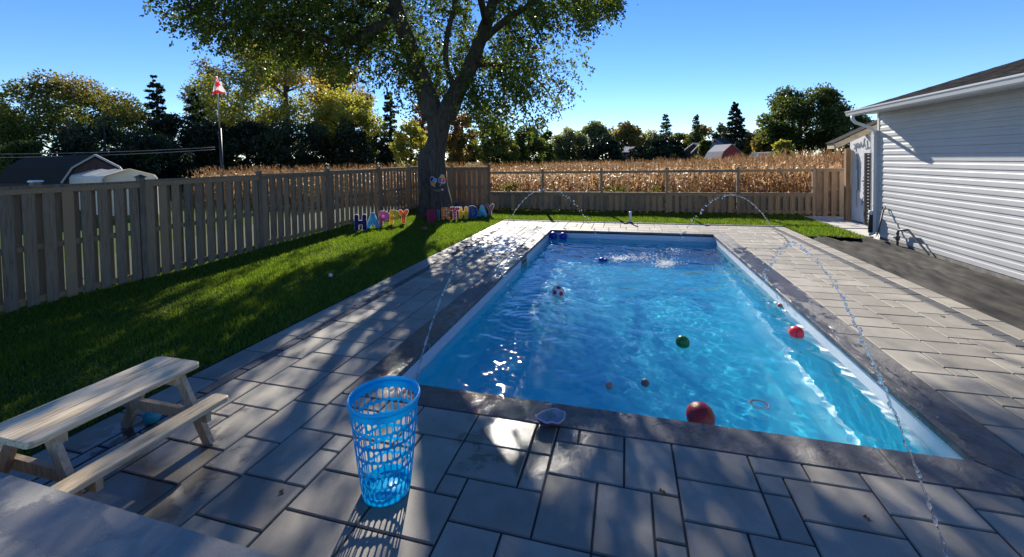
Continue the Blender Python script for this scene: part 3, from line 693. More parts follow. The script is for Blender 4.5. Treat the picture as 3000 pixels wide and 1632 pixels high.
def main_tree():
    root_p = np.array((-6.85, 14.15, .1)); D0 = 15.3
    root = empty('maple_tree', 'huge old maple with burled forked trunk spreading over the lawn and pool', 'tree', tuple(root_p))
    lc = lambda p: tuple(np.asarray(p) - root_p)
    A = lambda px, py, dd=0: at(px, py, D0 + dd)
    # trunk rings from measured left/right edges
    rows = [(655, 1218, 1338), (640, 1223, 1332), (620, 1226, 1328), (590, 1231, 1326), (560, 1233, 1318), (535, 1232, 1311), (510, 1231, 1309), (480, 1226, 1306), (462, 1225, 1304), (445, 1230, 1305), (425, 1247, 1308), (400, 1252, 1311), (370, 1250, 1316), (345, 1247, 1326), (328, 1245, 1334)]
    n = 28; vs = []; fs = []; rt = random.Random(3)
    for j, (py, xl, xr) in enumerate(rows):
        c_ = A((xl + xr) / 2, py); r_ = (xr - xl) / 2 / FPX * D0
        for k in range(n):
            a_ = 2 * math.pi * k / n; fl = 1.0
            rel = j / (len(rows) - 1)
            flare = math.exp(-rel * 9); fl += flare * .22 * (math.cos(5 * a_ + .6)) + .05 * math.cos(3 * a_ + rel * 6) + .03 * math.cos(7 * a_ + rel * 11)
            groove = -.35 * math.exp(-((a_ - 4.5) / .16) ** 2) * (1 if .02 < rel < .55 else .1)
            fl += groove
            z = c_[2] if j else c_[2] - .25
            vs.append(lc((c_[0] + r_ * fl * math.cos(a_), c_[1] + r_ * .95 * fl * math.sin(a_), z)))
    for j in range(len(rows) - 1):
        for k in range(n): fs.append((j * n + k, j * n + (k + 1) % n, (j + 1) * n + (k + 1) % n, (j + 1) * n + k))
    fs.append(tuple((len(rows) - 1) * n + k for k in range(n)))
    B = MB(); B.add(vs, fs, .5, smooth=True)
    # burl scar
    B.build('trunk', M_bark, root)
    def limb(pts, rads, name='limb', n=10):
        P_ = [A(*p) for p in pts]
        # resample smooth
        Q = []; Rr = []
        for k in range(len(P_) - 1):
            for f in np.linspace(0, 1, 5)[:-1]:
                p0 = P_[max(k - 1, 0)]; p1 = P_[k]; p2 = P_[k + 1]; p3 = P_[min(k + 2, len(P_) - 1)]
                Q.append(.5 * ((2 * p1) + (-p0 + p2) * f + (2 * p0 - 5 * p1 + 4 * p2 - p3) * f * f + (-p0 + 3 * p1 - 3 * p2 + p3) * f ** 3)); Rr.append(rads[k] + (rads[k + 1] - rads[k]) * f)
        Q.append(P_[-1]); Rr.append(rads[-1])
        B = MB(); B.tube([lc(q) for q in Q], Rr, n, .5, noise=.05); B.build(name, M_bark, root); return Q
    Ls = []
    Ls.append(limb([(1268, 345), (1256, 290), (1238, 240), (1212, 170), (1188, 100), (1165, 40), (1150, -40), (1120, -180, .5), (1080, -330, 1)], [.40, .38, .34, .31, .29, .27, .22, .14, .05]))
    Ls.append(limb([(1300, 350), (1328, 290), (1352, 245), (1380, 190), (1402, 130), (1425, 70), (1442, 10), (1470, -120, .5), (1500, -300, .6)], [.42, .36, .30, .27, .245, .225, .19, .12, .04]))
    Ls.append(limb([(1178, 75), (1150, 66, -.2), (1100, 85, -.5), (1050, 112, -.8), (1000, 122, -1), (960, 118, -1.2), (905, 80, -1.4), (840, 40, -1.6), (760, -40, -1.8)], [.24, .22, .2, .17, .145, .12, .09, .06, .02]))
    Ls.append(limb([(960, 118, -1.2), (880, 100, -1.6), (800, 80, -1.9), (720, 60, -2.1), (640, 30, -2.3), (560, 35, -2.5)], [.09, .075, .06, .045, .03, .012]))
    Ls.append(limb([(720, 60, -2.1), (640, 75, -2.4), (560, 62, -2.6), (510, 46, -2.7)], [.03, .022, .014, .006], n=6))
    Ls.append(limb([(1340, 268, 0), (1318, 225, -.2), (1306, 175, -.35), (1311, 100, -.5), (1326, 40, -.6), (1340, -40, -.5), (1350, -200, 0)], [.10, .10, .10, .095, .085, .07, .03]))
    Ls.append(limb([(1402, 130), (1480, 60, -1.0), (1560, 10, -1.6), (1640, -60, -2), (1740, -100, -2.2)], [.14, .12, .09, .06, .02]))
    Ls.append(limb([(1380, 190), (1450, 190, 1), (1520, 200, 1.8), (1590, 250, 2.2), (1640, 330, 2.4)], [.12, .09, .07, .045, .012]))
    Ls.append(limb([(1165, 40), (1080, 10, 1.5), (960, -40, 2.6), (830, -60, 3.2), (700, -40, 3.6)], [.16, .13, .1, .06, .02]))
    Ls.append(limb([(1442, 10), (1540, -60, 2), (1640, -120, 3.2), (1760, -90, 4)], [.14, .1, .07, .02]))
    Ls.append(limb([(1425, 70), (1400, -40, -2.5), (1380, -160, -4), (1360, -260, -5)], [.14, .1, .07, .02]))
    # leafy twigs inside a traced crown, spread over real depth
    from_poly = [(500, 30), (545, -20), (600, -150), (720, -330), (980, -500), (1350, -560), (1640, -430), (1800, -200), (1815, 0), (1745, 60), (1705, 110), (1690, 160), (1700, 215), (1660, 270), (1620, 330), (1575, 380), (1500, 372), (1440, 350), (1395, 352), (1365, 318), (1330, 268), (1288, 300), (1262, 262), (1225, 300), (1150, 300), (1118, 238), (1080, 185), (1040, 165), (1010, 210), (930, 190), (850, 165), (760, 160), (690, 170), (650, 120), (590, 105), (545, 75)]
    PX = np.array(from_poly, float)
    def inside(x, y):
        res = np.zeros(len(x), bool); j = len(PX) - 1
        for i in range(len(PX)):
            xi, yi = PX[i]; xj, yj = PX[j]
            cnd = ((yi > y) != (yj > y)) & (x < (xj - xi) * (y - yi) / (yj - yi + 1e-9) + xi); res ^= cnd; j = i
        return res
    g = np.random.default_rng(17); pts = []
    nc = 10000
    x = g.uniform(480, 1830, 130000); y = g.uniform(-560, 390, 130000); k = inside(x, y); x, y = x[k], y[k]
    # clumpiness: low-frequency lattice noise as density, with holes
    dens = .5 + .5 * np.sin(x / 41 + 1.7 * np.sin(y / 57)) * np.sin(y / 37 + 1.3 * np.sin(x / 63))
    core = np.exp(-(((x - 1400) / 260) ** 2 + ((y - 120) / 230) ** 2)) + .35 * np.exp(-(((x - 1000) / 300) ** 2 + ((y + 30) / 130) ** 2))
    keepp = .06 + .75 * dens ** 1.6 + .55 * core * (.3 + dens)
    keepp += .6 * ((x > 600) & (x < 1110) & (y < 130))
    keepp *= np.where(x < 660, .6, 1) * np.where((y > 225) & (x < 1230), .5, 1) * np.where((y < -20), 1.15, 1)
    gapm = np.exp(-(((x - 1105) / 28) ** 2 + ((y - 205) / 45) ** 2)) + np.exp(-(((x - 1290) / 30) ** 2 + ((y - 300) / 30) ** 2)) + .6 * np.exp(-(((x - 1290) / 45) ** 2 + ((y - 60) / 60) ** 2))
    keepp *= 1 - np.clip(gapm, 0, 1) * .9
    k = g.random(len(x)) < keepp / 1.3; x, y = x[k][:nc], y[k][:nc]
    # depth half-extent: round crown
    cxp = 1190; halfw = 640.
    dh = 5.2 * np.sqrt(np.clip(1 - ((x - cxp) / halfw) ** 2, .06, 1)) * np.where(y > 150, .5, np.where(y > 60, .75, 1))
    dd = g.uniform(-1, 1, len(x)); dd = np.where((x > 1120) & (x < 1480) & (y > -20) & (dd < 0), dd * np.where(g.random(len(x)) < .4, -1, 1), dd) * dh
    base = np.array([at(a_, b_, D0) for a_, b_ in zip(x, y)]); fwd = RM @ np.array((0, 1, 0))
    Pc = base + dd[:, None] * np.array((fwd[0], fwd[1], 0))
    # openings cut into the crown to let sun onto chosen ground spots
    lit = [(1110, 1420, .48, .92), (1185, 1560, .42, .9), (950, 1420, .27, .85), (1010, 1600, .3, .85), (830, 1110, .28, .7), (780, 1250, .25, .6), (1150, 1270, .3, .8), (2170, 1450, .28, .75), (2500, 1380, .32, .8), (2620, 1520, .3, .8), (2760, 1420, .3, .75), (2390, 1560, .2, .6), (1370, 1155, .3, .92), (1450, 1090, .3, .85),
           (1000, 730, .85, .9), (850, 790, .65, .9), (700, 850, .5, .9), (540, 910, .4, .88), (400, 975, .25, .7), (700, 960, .2, .6), (1130, 690, .6, .8), (1350, 690, .5, .5),
           (1900, 770, 1.2, .9), (2080, 790, 1.3, .92), (2250, 830, 1.2, .92), (2000, 900, 1.2, .92), (2150, 1050, 1.1, .92), (2300, 950, 1.0, .9), (1900, 850, 1.0, .88), (2450, 1100, .8, .85), (1960, 1080, .6, .8), (2200, 1160, .7, .8), (1800, 1180, .45, .7), (2400, 1200, .6, .8), (2350, 850, .9, .8)]
    gh = Pc[:, :2] - np.outer(Pc[:, 2] + .0, np.array((sdir.x, sdir.y)) / sdir.z); rm_ = np.zeros(len(Pc), bool)
    for px, py, r_, pr_ in lit:
        c_ = atz(px, py); rm_ |= (np.hypot((gh[:, 0] - c_[0]), (gh[:, 1] - c_[1]) * .62) < r_ * g.uniform(.8, 1.25, len(Pc))) & (g.random(len(Pc)) < pr_ * np.where((y > 0) & (x > 1480), .4, 1))
    Pc = Pc[~rm_]
    # extra boughs, added to shade the near lawn and the near right patio
    def shade_twigs(n, xr, yr, zr, skip):
        gx, gy, gz_ = g.uniform(*xr, n), g.uniform(*yr, n), g.uniform(*zr, n)
        ok = np.ones(n, bool)
        for sx_, sy_, r_ in skip: ok &= np.hypot(gx - sx_, (gy - sy_) * .62) > r_
        P_ = np.stack([gx + sdir.x / sdir.z * gz_, gy + sdir.y / sdir.z * gz_, gz_], 1)[ok]
        q = (P_ - (0, 0, CAMH)) @ RM; return P_[inside(1500 + FPX * q[:, 0] / q[:, 1], PPY - FPX * q[:, 2] / q[:, 1])]
    sk = [(*atz(px, py)[:2], r_) for px, py, r_, pr_ in lit]
    Pc = np.concatenate([Pc, shade_twigs(600, (-7.2, -4.3), (2.0, 9.0), (5.0, 9.5), sk), shade_twigs(500, (.3, 4.6), (2.0, 4.2), (6.0, 9.5), sk)])
    # twigs droop outward; each carries leaves
    ctr = root_p + (0.3, 0, 6.0); out_ = Pc - ctr; out_ /= np.linalg.norm(out_, axis=1, keepdims=True)
    nl = 15; Lp = []; Ld = []; B = MB()
    limbpts = np.concatenate([np.array(q) for q in Ls])
    for p, o_ in zip(Pc, out_):
        d = o_ * .6 + g.normal(0, .45, 3) + (0, 0, -.55); d /= np.linalg.norm(d); L_ = g.uniform(.35, .75)
        f = np.linspace(.1, 1, nl); tw = p + np.outer(f, d) * L_ + np.outer(f * f, (0, 0, -.15)) + g.normal(0, .05, (nl, 3))
        Lp.append(tw); Ld.append(d * .5 + g.normal(0, .7, (nl, 3)) + (0, 0, -.35))
    Lp = np.concatenate(Lp); Ld = np.concatenate(Ld); m_ = len(Lp)
    V, F = leaves(Lp, Ld, g.uniform(.09, .17, m_), g.uniform(.026, .048, m_), g)
    clump = np.repeat(np.clip(g.normal(.35, .22, len(Pc)), 0, 1), nl)
    mesh_np('crown', V - root_p, F, M_leafmain, root, tint=np.clip(clump + g.normal(0, .12, m_), 0, 1))
    # small branches joining limbs and foliage
    idx = g.choice(len(Pc), 420, replace=False)
    for k in idx:
        p = Pc[k]; q = limbpts[np.argmin(((limbpts - p) ** 2).sum(1) + ((limbpts[:, 2] > p[2] + .3) * 2.0))]
        if np.linalg.norm(p - q) > 3.6: continue
        mid = (p + q) / 2 + (0, 0, .12 * np.linalg.norm(p - q)); B.tube([lc(q), lc(mid), lc(p)], [.022, .015, .005], 4, .5, cap=False)
    B.build('branches', M_bark, root)
    return root
main_tree()

# background trees
DENS = 3.2
def leafy(name, label, px, top, wpx, d, mats, cover=.9, n=3800, leaf=None, shape='round', skew=0, low=0.0, trunk=True, seed=None, group=None, tint=(.4, .25), stretch=1.0, gaps=0.3, top_at=.72):
    g = np.random.default_rng(seed if seed is not None else int(px * 7 + top)); n = int(n * DENS)
    tp = at(px, top, d); base = at(px, top, d); base[2] = -.15; H = tp[2] - base[2]; W_ = wpx / FPX * d / 2
    root = empty(name, label, 'tree', tuple(base), group)
    leaf = leaf or max(.18, d * .0052)
    if shape == 'cone':
        leaf *= .72
        nw = max(14, int(H / .5)); P_ = []; Dd = []
        for k in range(nw):
            f = k / nw; z = H * (low + (1 - low) * f); z_0 = z; rr = W_ * (1 - f) ** .85 * g.uniform(.75, 1.12) + .12
            nb2 = max(5, int(11 * (1 - f) + 4)); a0 = g.uniform(0, 6.28)
            for j in range(nb2):
                z = z_0 + g.uniform(-.9, .9) * H / nw; a_ = a0 + 2 * np.pi * j / nb2 + g.normal(0, .2); rj = rr * g.uniform(.6, 1.1); m = max(5, int(n / nw / nb2))
                t_ = g.random(m) ** .6; zz = z - .28 * rj * t_ + .12 * rj * t_ ** 2 * 2 + g.normal(0, .05 * H / nw, m)
                P_.append(np.stack([np.cos(a_) * rj * t_, np.sin(a_) * rj * t_, zz], 1) + g.normal(0, .035 * rj + .03, (m, 3)))
                Dd.append(np.tile((np.cos(a_), np.sin(a_), -.25), (m, 1)) + g.normal(0, .5, (m, 3)))
        P_ = np.concatenate(P_); Dd = np.concatenate(Dd); tn = np.clip(g.normal(tint[0], tint[1], len(P_)), 0, 1)
        branch_to = []
    else:
        nc = int(34 + W_ * 4 + H); a_ = g.uniform(0, 2 * np.pi, nc); u_ = g.uniform(-1, 1, nc); rr = g.uniform(.35, 1, nc) ** .5
        sq_ = np.sqrt(1 - u_ * u_)
        cz0 = H * (low + (1 - low) * .5); hz = H * (1 - low) * .5
        fl = 1 - .25 * np.clip(u_, 0, 1)
        cc = np.stack([np.cos(a_) * sq_ * rr * W_ * .88 * fl, np.sin(a_) * sq_ * rr * W_ * .88 * fl, cz0 + u_ * rr * hz * .9], 1)
        cr = g.uniform(.16, .34, nc) * min(W_, hz) ** .9 * stretch
        m = max(6, n // nc); P_ = []; Dd = []; tn = []
        for c_, r_ in zip(cc, cr):
            v = g.normal(size=(m, 3)); v /= np.linalg.norm(v, axis=1, keepdims=True); q = g.uniform(.35, 1.15, (m, 1))
            P_.append(c_ + v * q * r_ * (1, 1, .8)); Dd.append(v + g.normal(0, .5, (m, 3)) + (0, 0, -.25)); tn.append(np.clip(g.normal(tint[0], tint[1]) + g.normal(0, .1, m), 0, 1))
        P_ = np.concatenate(P_); Dd = np.concatenate(Dd); tn = np.concatenate(tn); branch_to = cc
    P_[:, 2] = np.maximum(P_[:, 2], .05)
    k = len(P_); V, F = leaves(P_, Dd, g.uniform(.7, 1.3, k) * leaf, g.uniform(.3, .5, k) * leaf, g)
    mi = None
    if isinstance(mats, (list, tuple)):
        zz = P_[:, 2] / H; sel = (zz + g.normal(0, .12, k) + skew * P_[:, 0] / max(W_, .1)) > top_at; mi = sel.astype(int)
    mesh_np('crown', V, F, mats, root, tint=tn, mi=mi)
    B = MB(); tr = max(.1, H * .022)
    B.tube([(0, 0, -.1), (0, 0, H * .35), (.1, 0, H * .7), (.1, 0, H * .9)], [tr * 1.3, tr, tr * .55, tr * .15], 7, .5)
    for c_ in list(branch_to)[:26]:
        zb = min(max(.2 * H, c_[2] - .5 * math.hypot(c_[0], c_[1])), .8 * H); B.tube([(0, 0, zb), tuple(c_ * (.55, .55, .5) + np.array((0, 0, zb * .5 + .1))), tuple(c_)], [tr * .4, tr * .25, tr * .06], 5, .5, cap=False)
    B.build('trunk', M_bark2, root)
    return root
L_olive = leafmat('olive_leaf', (.07, .105, .02), (.10, .135, .028), (.18, .19, .045), trans=.52)
L_orange = leafmat('orange_leaf', (.22, .13, .04), (.30, .18, .05), (.34, .24, .09))
L_dark = leafmat('dark_conifer', (.014, .028, .014), (.024, .04, .018), (.04, .06, .028), trans=.18)
L_cedar = leafmat('cedar_leaf', (.016, .030, .012), (.026, .042, .017), (.05, .07, .025), trans=.25)
L_yellow = leafmat('yellow_green_leaf', (.21, .25, .035), (.30, .32, .05), (.38, .34, .08), trans=.58)
L_red = leafmat('red_maple_leaf', (.24, .07, .035), (.32, .12, .05), (.38, .18, .09), trans=.5)
L_pale = leafmat('pale_grey_leaf', (.14, .15, .11), (.2, .2, .15), (.26, .25, .2), trans=.35)
L_green = leafmat('green_leaf', (.045, .08, .018), (.07, .105, .026), (.12, .14, .035), trans=.5)
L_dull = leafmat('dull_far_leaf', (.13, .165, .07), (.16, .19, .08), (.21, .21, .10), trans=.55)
L_brown = leafmat('olive_brown_leaf', (.16, .13, .03), (.22, .17, .045), (.28, .20, .06), trans=.5)

leafy('ash_tree', 'broad olive tree with orange tinged top behind the brown barn shed', 225, 205, 400, 36, [L_olive, L_orange], n=14000, skew=.2, low=-.12, top_at=.92)
leafy('birch_tree', 'pale grey leaved tree at the far left edge of the photo', 0, 285, 120, 33, L_pale, n=2600)
leafy('plum_tree', 'dark purple twiggy tree top at the left edge above the pale tree', 5, 250, 60, 42, L_olive, n=900)
leafy('spruce_tree', 'dark conifer with pointed top between the orange topped tree and the flag', 455, 222, 170, 46, L_dark, n=6500, shape='cone')
leafy('cedar_tree', 'dark conifer just left of the flagpole', 570, 262, 180, 44, L_cedar, n=6000, shape='cone')
leafy('cedar_tree', 'dark rounded cedar left of the flagpole in front of the pointed conifer', 500, 330, 190, 41, L_cedar, n=4200)
leafy('ash_tree', 'tall airy yellow green tree with orange tips behind the flag', 830, 105, 520, 52, [L_yellow, L_brown], n=13000, low=.12, skew=.25)
leafy('locust_tree', 'thin sparse pale tree rising just left of the flag', 610, 165, 160, 56, L_pale, n=1100, low=.35, stretch=.8)
leafy('maple_tree', 'rusty orange tree glimpsed below the long left limb of the big maple', 1000, 165, 170, 58, L_orange, n=2600, low=.35)
leafy('ash_tree', 'yellow green sunlit tree right of the flag tree above the corn', 1010, 250, 230, 47, L_yellow, n=5200, low=.15)
leafy('cedar_tree', 'dark cedar mass behind the corn right of the flagpole', 720, 325, 210, 42, L_cedar, n=5200)
leafy('cedar_tree', 'dark cedar mass behind the corn midway from flagpole to maple', 880, 325, 230, 43, L_cedar, n=5200)
leafy('spruce_tree', 'dark pointed conifer just left of the maple trunk', 1140, 262, 110, 49, L_dark, n=4200, shape='cone')
leafy('cedar_tree', 'low dark cedar left of the maple trunk under the yellow tree', 1020, 350, 150, 44, L_cedar, n=3200)
leafy('ash_tree', 'lit yellow green low tree hugging the left side of the maple trunk', 1200, 345, 120, 40, L_yellow, n=2200, low=.1)
leafy('red_maple', 'pinkish red tree seen left of the trunk below the fork', 1235, 280, 70, 60, L_red, n=1100, low=.4)
leafy('red_maple', 'coppery red tree right of the maple trunk', 1352, 325, 120, 56, [L_brown, L_red], n=3000, low=.05, skew=-.2)
leafy('ash_tree', 'olive green tree right of the coppery red one under the maple crown', 1455, 350, 150, 52, L_olive, n=4200)
leafy('ash_tree', 'dull green rounded tree at the right end of the near tree row', 1545, 368, 140, 56, L_green, n=4000)
leafy('hedge_tree', 'dark green bushy tree right behind the brown shed roof', 300, 330, 260, 31, L_cedar, n=4200)
leafy('hedge_tree', 'leafy green bush at the left end of the brown shed', 60, 400, 170, 27, L_green, n=2600)
leafy('hedge_tree', 'dark bushy tree between the shed and the corn edge left of the flagpole', 440, 380, 200, 34, L_cedar, n=3600)
leafy('cedar_tree', 'dark cedar directly behind the flagpole above the corn edge', 610, 340, 150, 40, L_cedar, n=3600)
leafy('cedar_tree', 'dark low cedar filling the gap left of the lit tree by the maple trunk', 1100, 380, 130, 50, L_cedar, n=2600)
far = 'far trees beyond the cornfield'
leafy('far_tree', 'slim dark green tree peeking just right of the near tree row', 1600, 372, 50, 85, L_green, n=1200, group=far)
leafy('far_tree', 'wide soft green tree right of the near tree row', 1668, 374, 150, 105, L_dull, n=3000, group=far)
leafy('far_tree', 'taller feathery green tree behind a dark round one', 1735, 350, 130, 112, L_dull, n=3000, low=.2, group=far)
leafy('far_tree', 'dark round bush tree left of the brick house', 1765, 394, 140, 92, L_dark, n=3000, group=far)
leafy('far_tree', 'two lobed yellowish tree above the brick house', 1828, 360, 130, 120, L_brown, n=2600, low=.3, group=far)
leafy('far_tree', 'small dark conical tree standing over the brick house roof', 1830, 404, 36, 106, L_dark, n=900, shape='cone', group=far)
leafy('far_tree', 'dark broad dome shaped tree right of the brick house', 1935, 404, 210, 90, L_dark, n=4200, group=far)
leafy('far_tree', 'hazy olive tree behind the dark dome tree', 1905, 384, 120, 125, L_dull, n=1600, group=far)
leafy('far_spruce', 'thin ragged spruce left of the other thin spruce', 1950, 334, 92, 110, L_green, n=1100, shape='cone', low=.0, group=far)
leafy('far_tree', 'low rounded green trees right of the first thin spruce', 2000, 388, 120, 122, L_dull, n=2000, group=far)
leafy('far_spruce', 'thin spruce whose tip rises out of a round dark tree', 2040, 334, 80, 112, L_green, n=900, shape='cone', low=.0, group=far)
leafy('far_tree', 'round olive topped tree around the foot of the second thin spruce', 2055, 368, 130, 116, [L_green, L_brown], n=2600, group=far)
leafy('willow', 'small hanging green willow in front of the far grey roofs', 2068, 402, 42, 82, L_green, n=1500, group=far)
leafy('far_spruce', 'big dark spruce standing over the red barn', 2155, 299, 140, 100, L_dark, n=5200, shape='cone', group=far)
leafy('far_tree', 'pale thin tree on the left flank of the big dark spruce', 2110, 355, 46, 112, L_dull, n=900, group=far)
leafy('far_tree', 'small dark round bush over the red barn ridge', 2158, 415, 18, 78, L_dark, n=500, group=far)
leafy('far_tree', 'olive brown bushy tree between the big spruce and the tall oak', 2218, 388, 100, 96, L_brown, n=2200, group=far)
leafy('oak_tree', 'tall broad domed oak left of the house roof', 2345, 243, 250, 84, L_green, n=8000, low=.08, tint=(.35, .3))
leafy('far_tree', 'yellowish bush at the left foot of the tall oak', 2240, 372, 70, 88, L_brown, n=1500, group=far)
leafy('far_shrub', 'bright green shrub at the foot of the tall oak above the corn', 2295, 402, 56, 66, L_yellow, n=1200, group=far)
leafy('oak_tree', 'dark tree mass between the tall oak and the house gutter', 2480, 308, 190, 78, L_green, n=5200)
leafy('hedge_tree', 'dark low tree behind the lean-to roof of the house wing', 2570, 350, 160, 60, L_cedar, n=2600)
# ------------------------------------------------------------------ neighbours' buildings
M_brownw = mat('brown_board', (.045, .022, .018), (.085, .045, .035), scale=3, stretch=(6, 6, .5), rough=.9, tint=.1)
M_greytrim = mat('pale_trim', (.35, .34, .33), rough=.6)
M_tarp = mat('canopy_tarp', (.62, .58, .48), (.70, .66, .56), scale=1, rough=.5, trans=.25)
M_brick = mat('red_brick', (.12, .05, .035), (.17, .075, .05), scale=4, rough=.9)
M_roofg = mat('grey_roof', (.20, .20, .21), (.27, .27, .28), scale=3, rough=.9)
M_roofd = mat('dark_roof', (.05, .055, .065), (.07, .075, .085), scale=3, rough=.9)
M_redw = mat('red_barn_board', (.22, .025, .025), (.28, .035, .035), scale=3, rough=.8)
M_white = mat('white_paint', (.72, .72, .70), rough=.5); M_coro = mat('white_coroplast', (.75, .75, .73), rough=.5, trans=.6)
M_glassd = mat('dark_window', (.03, .035, .04), rough=.1)

def gambrel(name, label, cat, A_, B_, ridge, d, depthv, knee, wall_m, roof_m, trim_m):
    """front gable facing the viewer between pixels A_ and B_; depthv = world vector to the back"""
    a = at(A_[0], A_[1], d); b = at(B_[0], B_[1], d); c = at(ridge[0], ridge[1], d)
    u_ = b - a; u_[2] = 0; W_ = np.linalg.norm(u_); u_ /= W_; z0 = -.1
    root = empty(name, label, cat, (float(a[0]), float(a[1]), z0)); O = np.array((a[0], a[1], z0))
    ze = a[2] - z0; zr = c[2] - z0; xk = W_ * knee[0]; zk = ze + (zr - ze) * knee[1]
    pf = [(0, 0), (W_, 0), (W_, ze), (W_ - xk, zk), (W_ / 2, zr), (xk, zk), (0, ze)]
    P3 = lambda x, z, k: np.array((u_[0] * x, u_[1] * x, z)) + np.array(depthv) * k
    B = MB(); n = len(pf); vs = [P3(x, z, 0) for x, z in pf] + [P3(x, z, 1) for x, z in pf]
    B.add(vs, [tuple(range(n)), tuple(range(2 * n - 1, n - 1, -1)), (0, 6, 13, 7)[::-1], (1, 2, 9, 8)], .5); B.build('wall', wall_m, root)
    B = MB(); rl = [(-.12, ze - .05), (xk - .02, zk + .05), (W_ / 2, zr + .06), (W_ - xk + .02, zk + .05), (W_ + .12, ze - .05)]
    for k in range(4):
        q = [P3(*rl[k], -.03), P3(*rl[k + 1], -.03), P3(*rl[k + 1], 1.02), P3(*rl[k], 1.02)]
        B.add([*q] + [v + (0, 0, .05) for v in q], [(3, 2, 1, 0), (4, 5, 6, 7), (0, 1, 5, 4), (1, 2, 6, 5), (2, 3, 7, 6), (3, 0, 4, 7)], .5)
    B.build('roof', roof_m, root)
    B = MB()
    for k in range(4): B.bar(P3(*rl[k], -.045) + (0, 0, .02), P3(*rl[k + 1], -.045) + (0, 0, .02), .05, .09)
    B.build('gable_trim', trim_m, root); return root, P3
dv = at(50, 470, 24.5) - at(273, 458, 22); dv[2] = 0
sh, P3 = gambrel('barn_shed', 'dark brown gambrel roofed garden shed beyond the left fence', 'shed', (178, 535), (368, 530), (273, 459), 22, dv * .85, (.145, .52), M_brownw, M_shing, M_greytrim)
B = MB(); B.add([P3(.2 + .0, 1.6, .5) + (-.35, -.2, 0)] * 0 or [P3(-.02, 1.2, .35), P3(-.02, 1.2, .42), P3(-.02, 1.45, .42), P3(-.02, 1.45, .35)], [(0, 1, 2, 3)]); B.build('window', M_greytrim, sh)
# white canopy
d = 18.0; root = empty('canopy_tent', 'cream tarp carport canopy in front of the brown shed beyond the fence', 'canopy', tuple(at(305, 560, d)))
O = np.array(root.location); fr = [(303, 545), (303, 517), (318, 506), (388, 494), (452, 509), (462, 520), (462, 545)]; bkv = at(268, 494, d + 4.2) - at(388, 494, d)
fr = [at(*p, d) for p in fr]; bkv = at(270, 494.5, 22.5) - at(388, 494, d)
prof_ = [(0, -1.6), (0, .12), (.12, .3), (1.0, .62), (1.88, .3), (2.0, .12), (2.0, -1.6)]
rv = at(462, 520, d + .3) - at(300, 521, d - .3); rv[2] = 0; Wc = np.linalg.norm(rv); ru = rv / Wc; z_e = at(388, 494, d)[2]
pfc = [(0, 0), (0, z_e - .42), (.10 * Wc * .5, z_e - .28), (.5 * Wc, z_e), (Wc - .1 * Wc * .5, z_e - .28), (Wc, z_e - .42), (Wc, 0)]
bk = bkv.copy(); bk[2] = 0; o0 = at(300, 521, d - .3); o0[2] = 0; root.location = tuple(o0)
P4 = lambda x, z, k: np.array((ru[0] * x, ru[1] * x, z)) + bk * k
B = MB(); n = len(pfc); ns_ = 7
for k in range(ns_): B_vs = [P4(x, z - (.05 if 0 < i_ < n - 1 else 0) * math.sin(math.pi * ((k / (ns_ - 1) * 3) % 1)), k / (ns_ - 1)) for i_, (x, z) in enumerate(pfc)]; B.v += [tuple(map(float, v)) for v in B_vs]
for k in range(ns_ - 1):
    for i_ in range(n - 1): B.f.append((k * n + i_, k * n + i_ + 1, (k + 1) * n + i_ + 1, (k + 1) * n + i_)); B.t.append(.5); B.m.append(0); B.sm.append(False)
B.build('tarp_roof', M_tarp, root)
B = MB(); B.add([P4(x, z, .03) for x, z in pfc], [tuple(range(n))], .5); B.build('front_flap', M_tarp, root)
for x in (.02, Wc - .02):
    for k in (0.02, .98): B = MB(); B.tube([P4(x, -.1, k), P4(x, z_e - .4, k)], .03, 6); B.build('tent_pole', M_greytrim, root)

# flagpole and flag
M_pole = mat('galvanised_pole', (.34, .34, .34), rough=.35, metallic=.6); M_poled = mat('dark_pole_sleeve', (.02, .02, .022), rough=.4)
d = 26; top, mid, bot = at(634, 226, d), at(644, 376, d), at(652, 516, d)
base = bot + (bot - mid) * .35; base[2] = -.15
fp = empty('flagpole', 'tall flagpole grey above and black below rising beyond the left fence', 'flagpole', tuple(base))
B = MB(); B.tube([tuple(mid - base), tuple(top - base)], [.055, .04], 8, .5); B.lathe([(.0, .08), (.045, .05), (.05, 0), (.0, -.03)], 8, tuple(top - base)); B.build('upper_pole', M_pole, fp)
B = MB(); B.tube([(0, 0, -.2), tuple(mid - base)], [.085, .085], 8, .5); B.build('lower_pole', M_poled, fp)
M_flag = bpy.data.materials.new('flag_cloth'); M_flag.use_nodes = True; t = M_flag.node_tree; p = t.nodes['Principled BSDF']; at_ = N(t, 'ShaderNodeAttribute', attribute_name='tint')
fc = mixc(t, at_.outputs['Fac'], (.75, .73, .72), (.62, .012, .02)); t.links.new(fc, p.inputs['Base Color']); p.inputs['Roughness'].default_value = .7
trl = N(t, 'ShaderNodeBsdfTranslucent'); t.links.new(fc, trl.inputs[0]); mx = N(t, 'ShaderNodeMixShader'); mx.inputs[0].default_value = .4
t.links.new(p.outputs[0], mx.inputs[1]); t.links.new(trl.outputs[0], mx.inputs[2]); t.links.new(mx.outputs[0], t.nodes['Material Output'].inputs[0])
fd = d - .12
TA, TB, TC = (632, 222), (622, 276), (663, 270)      # hanging triangle: top, lower left, lower right
nu = 40; vs = []; fs = []; tn = []
leafpoly = [(.40, .86), (.36, .66), (.28, .70), (.31, .56), (.20, .48), (.30, .42), (.29, .30), (.44, .36), (.52, .30), (.62, .40), (.72, .44), (.62, .54), (.66, .64), (.55, .62)]
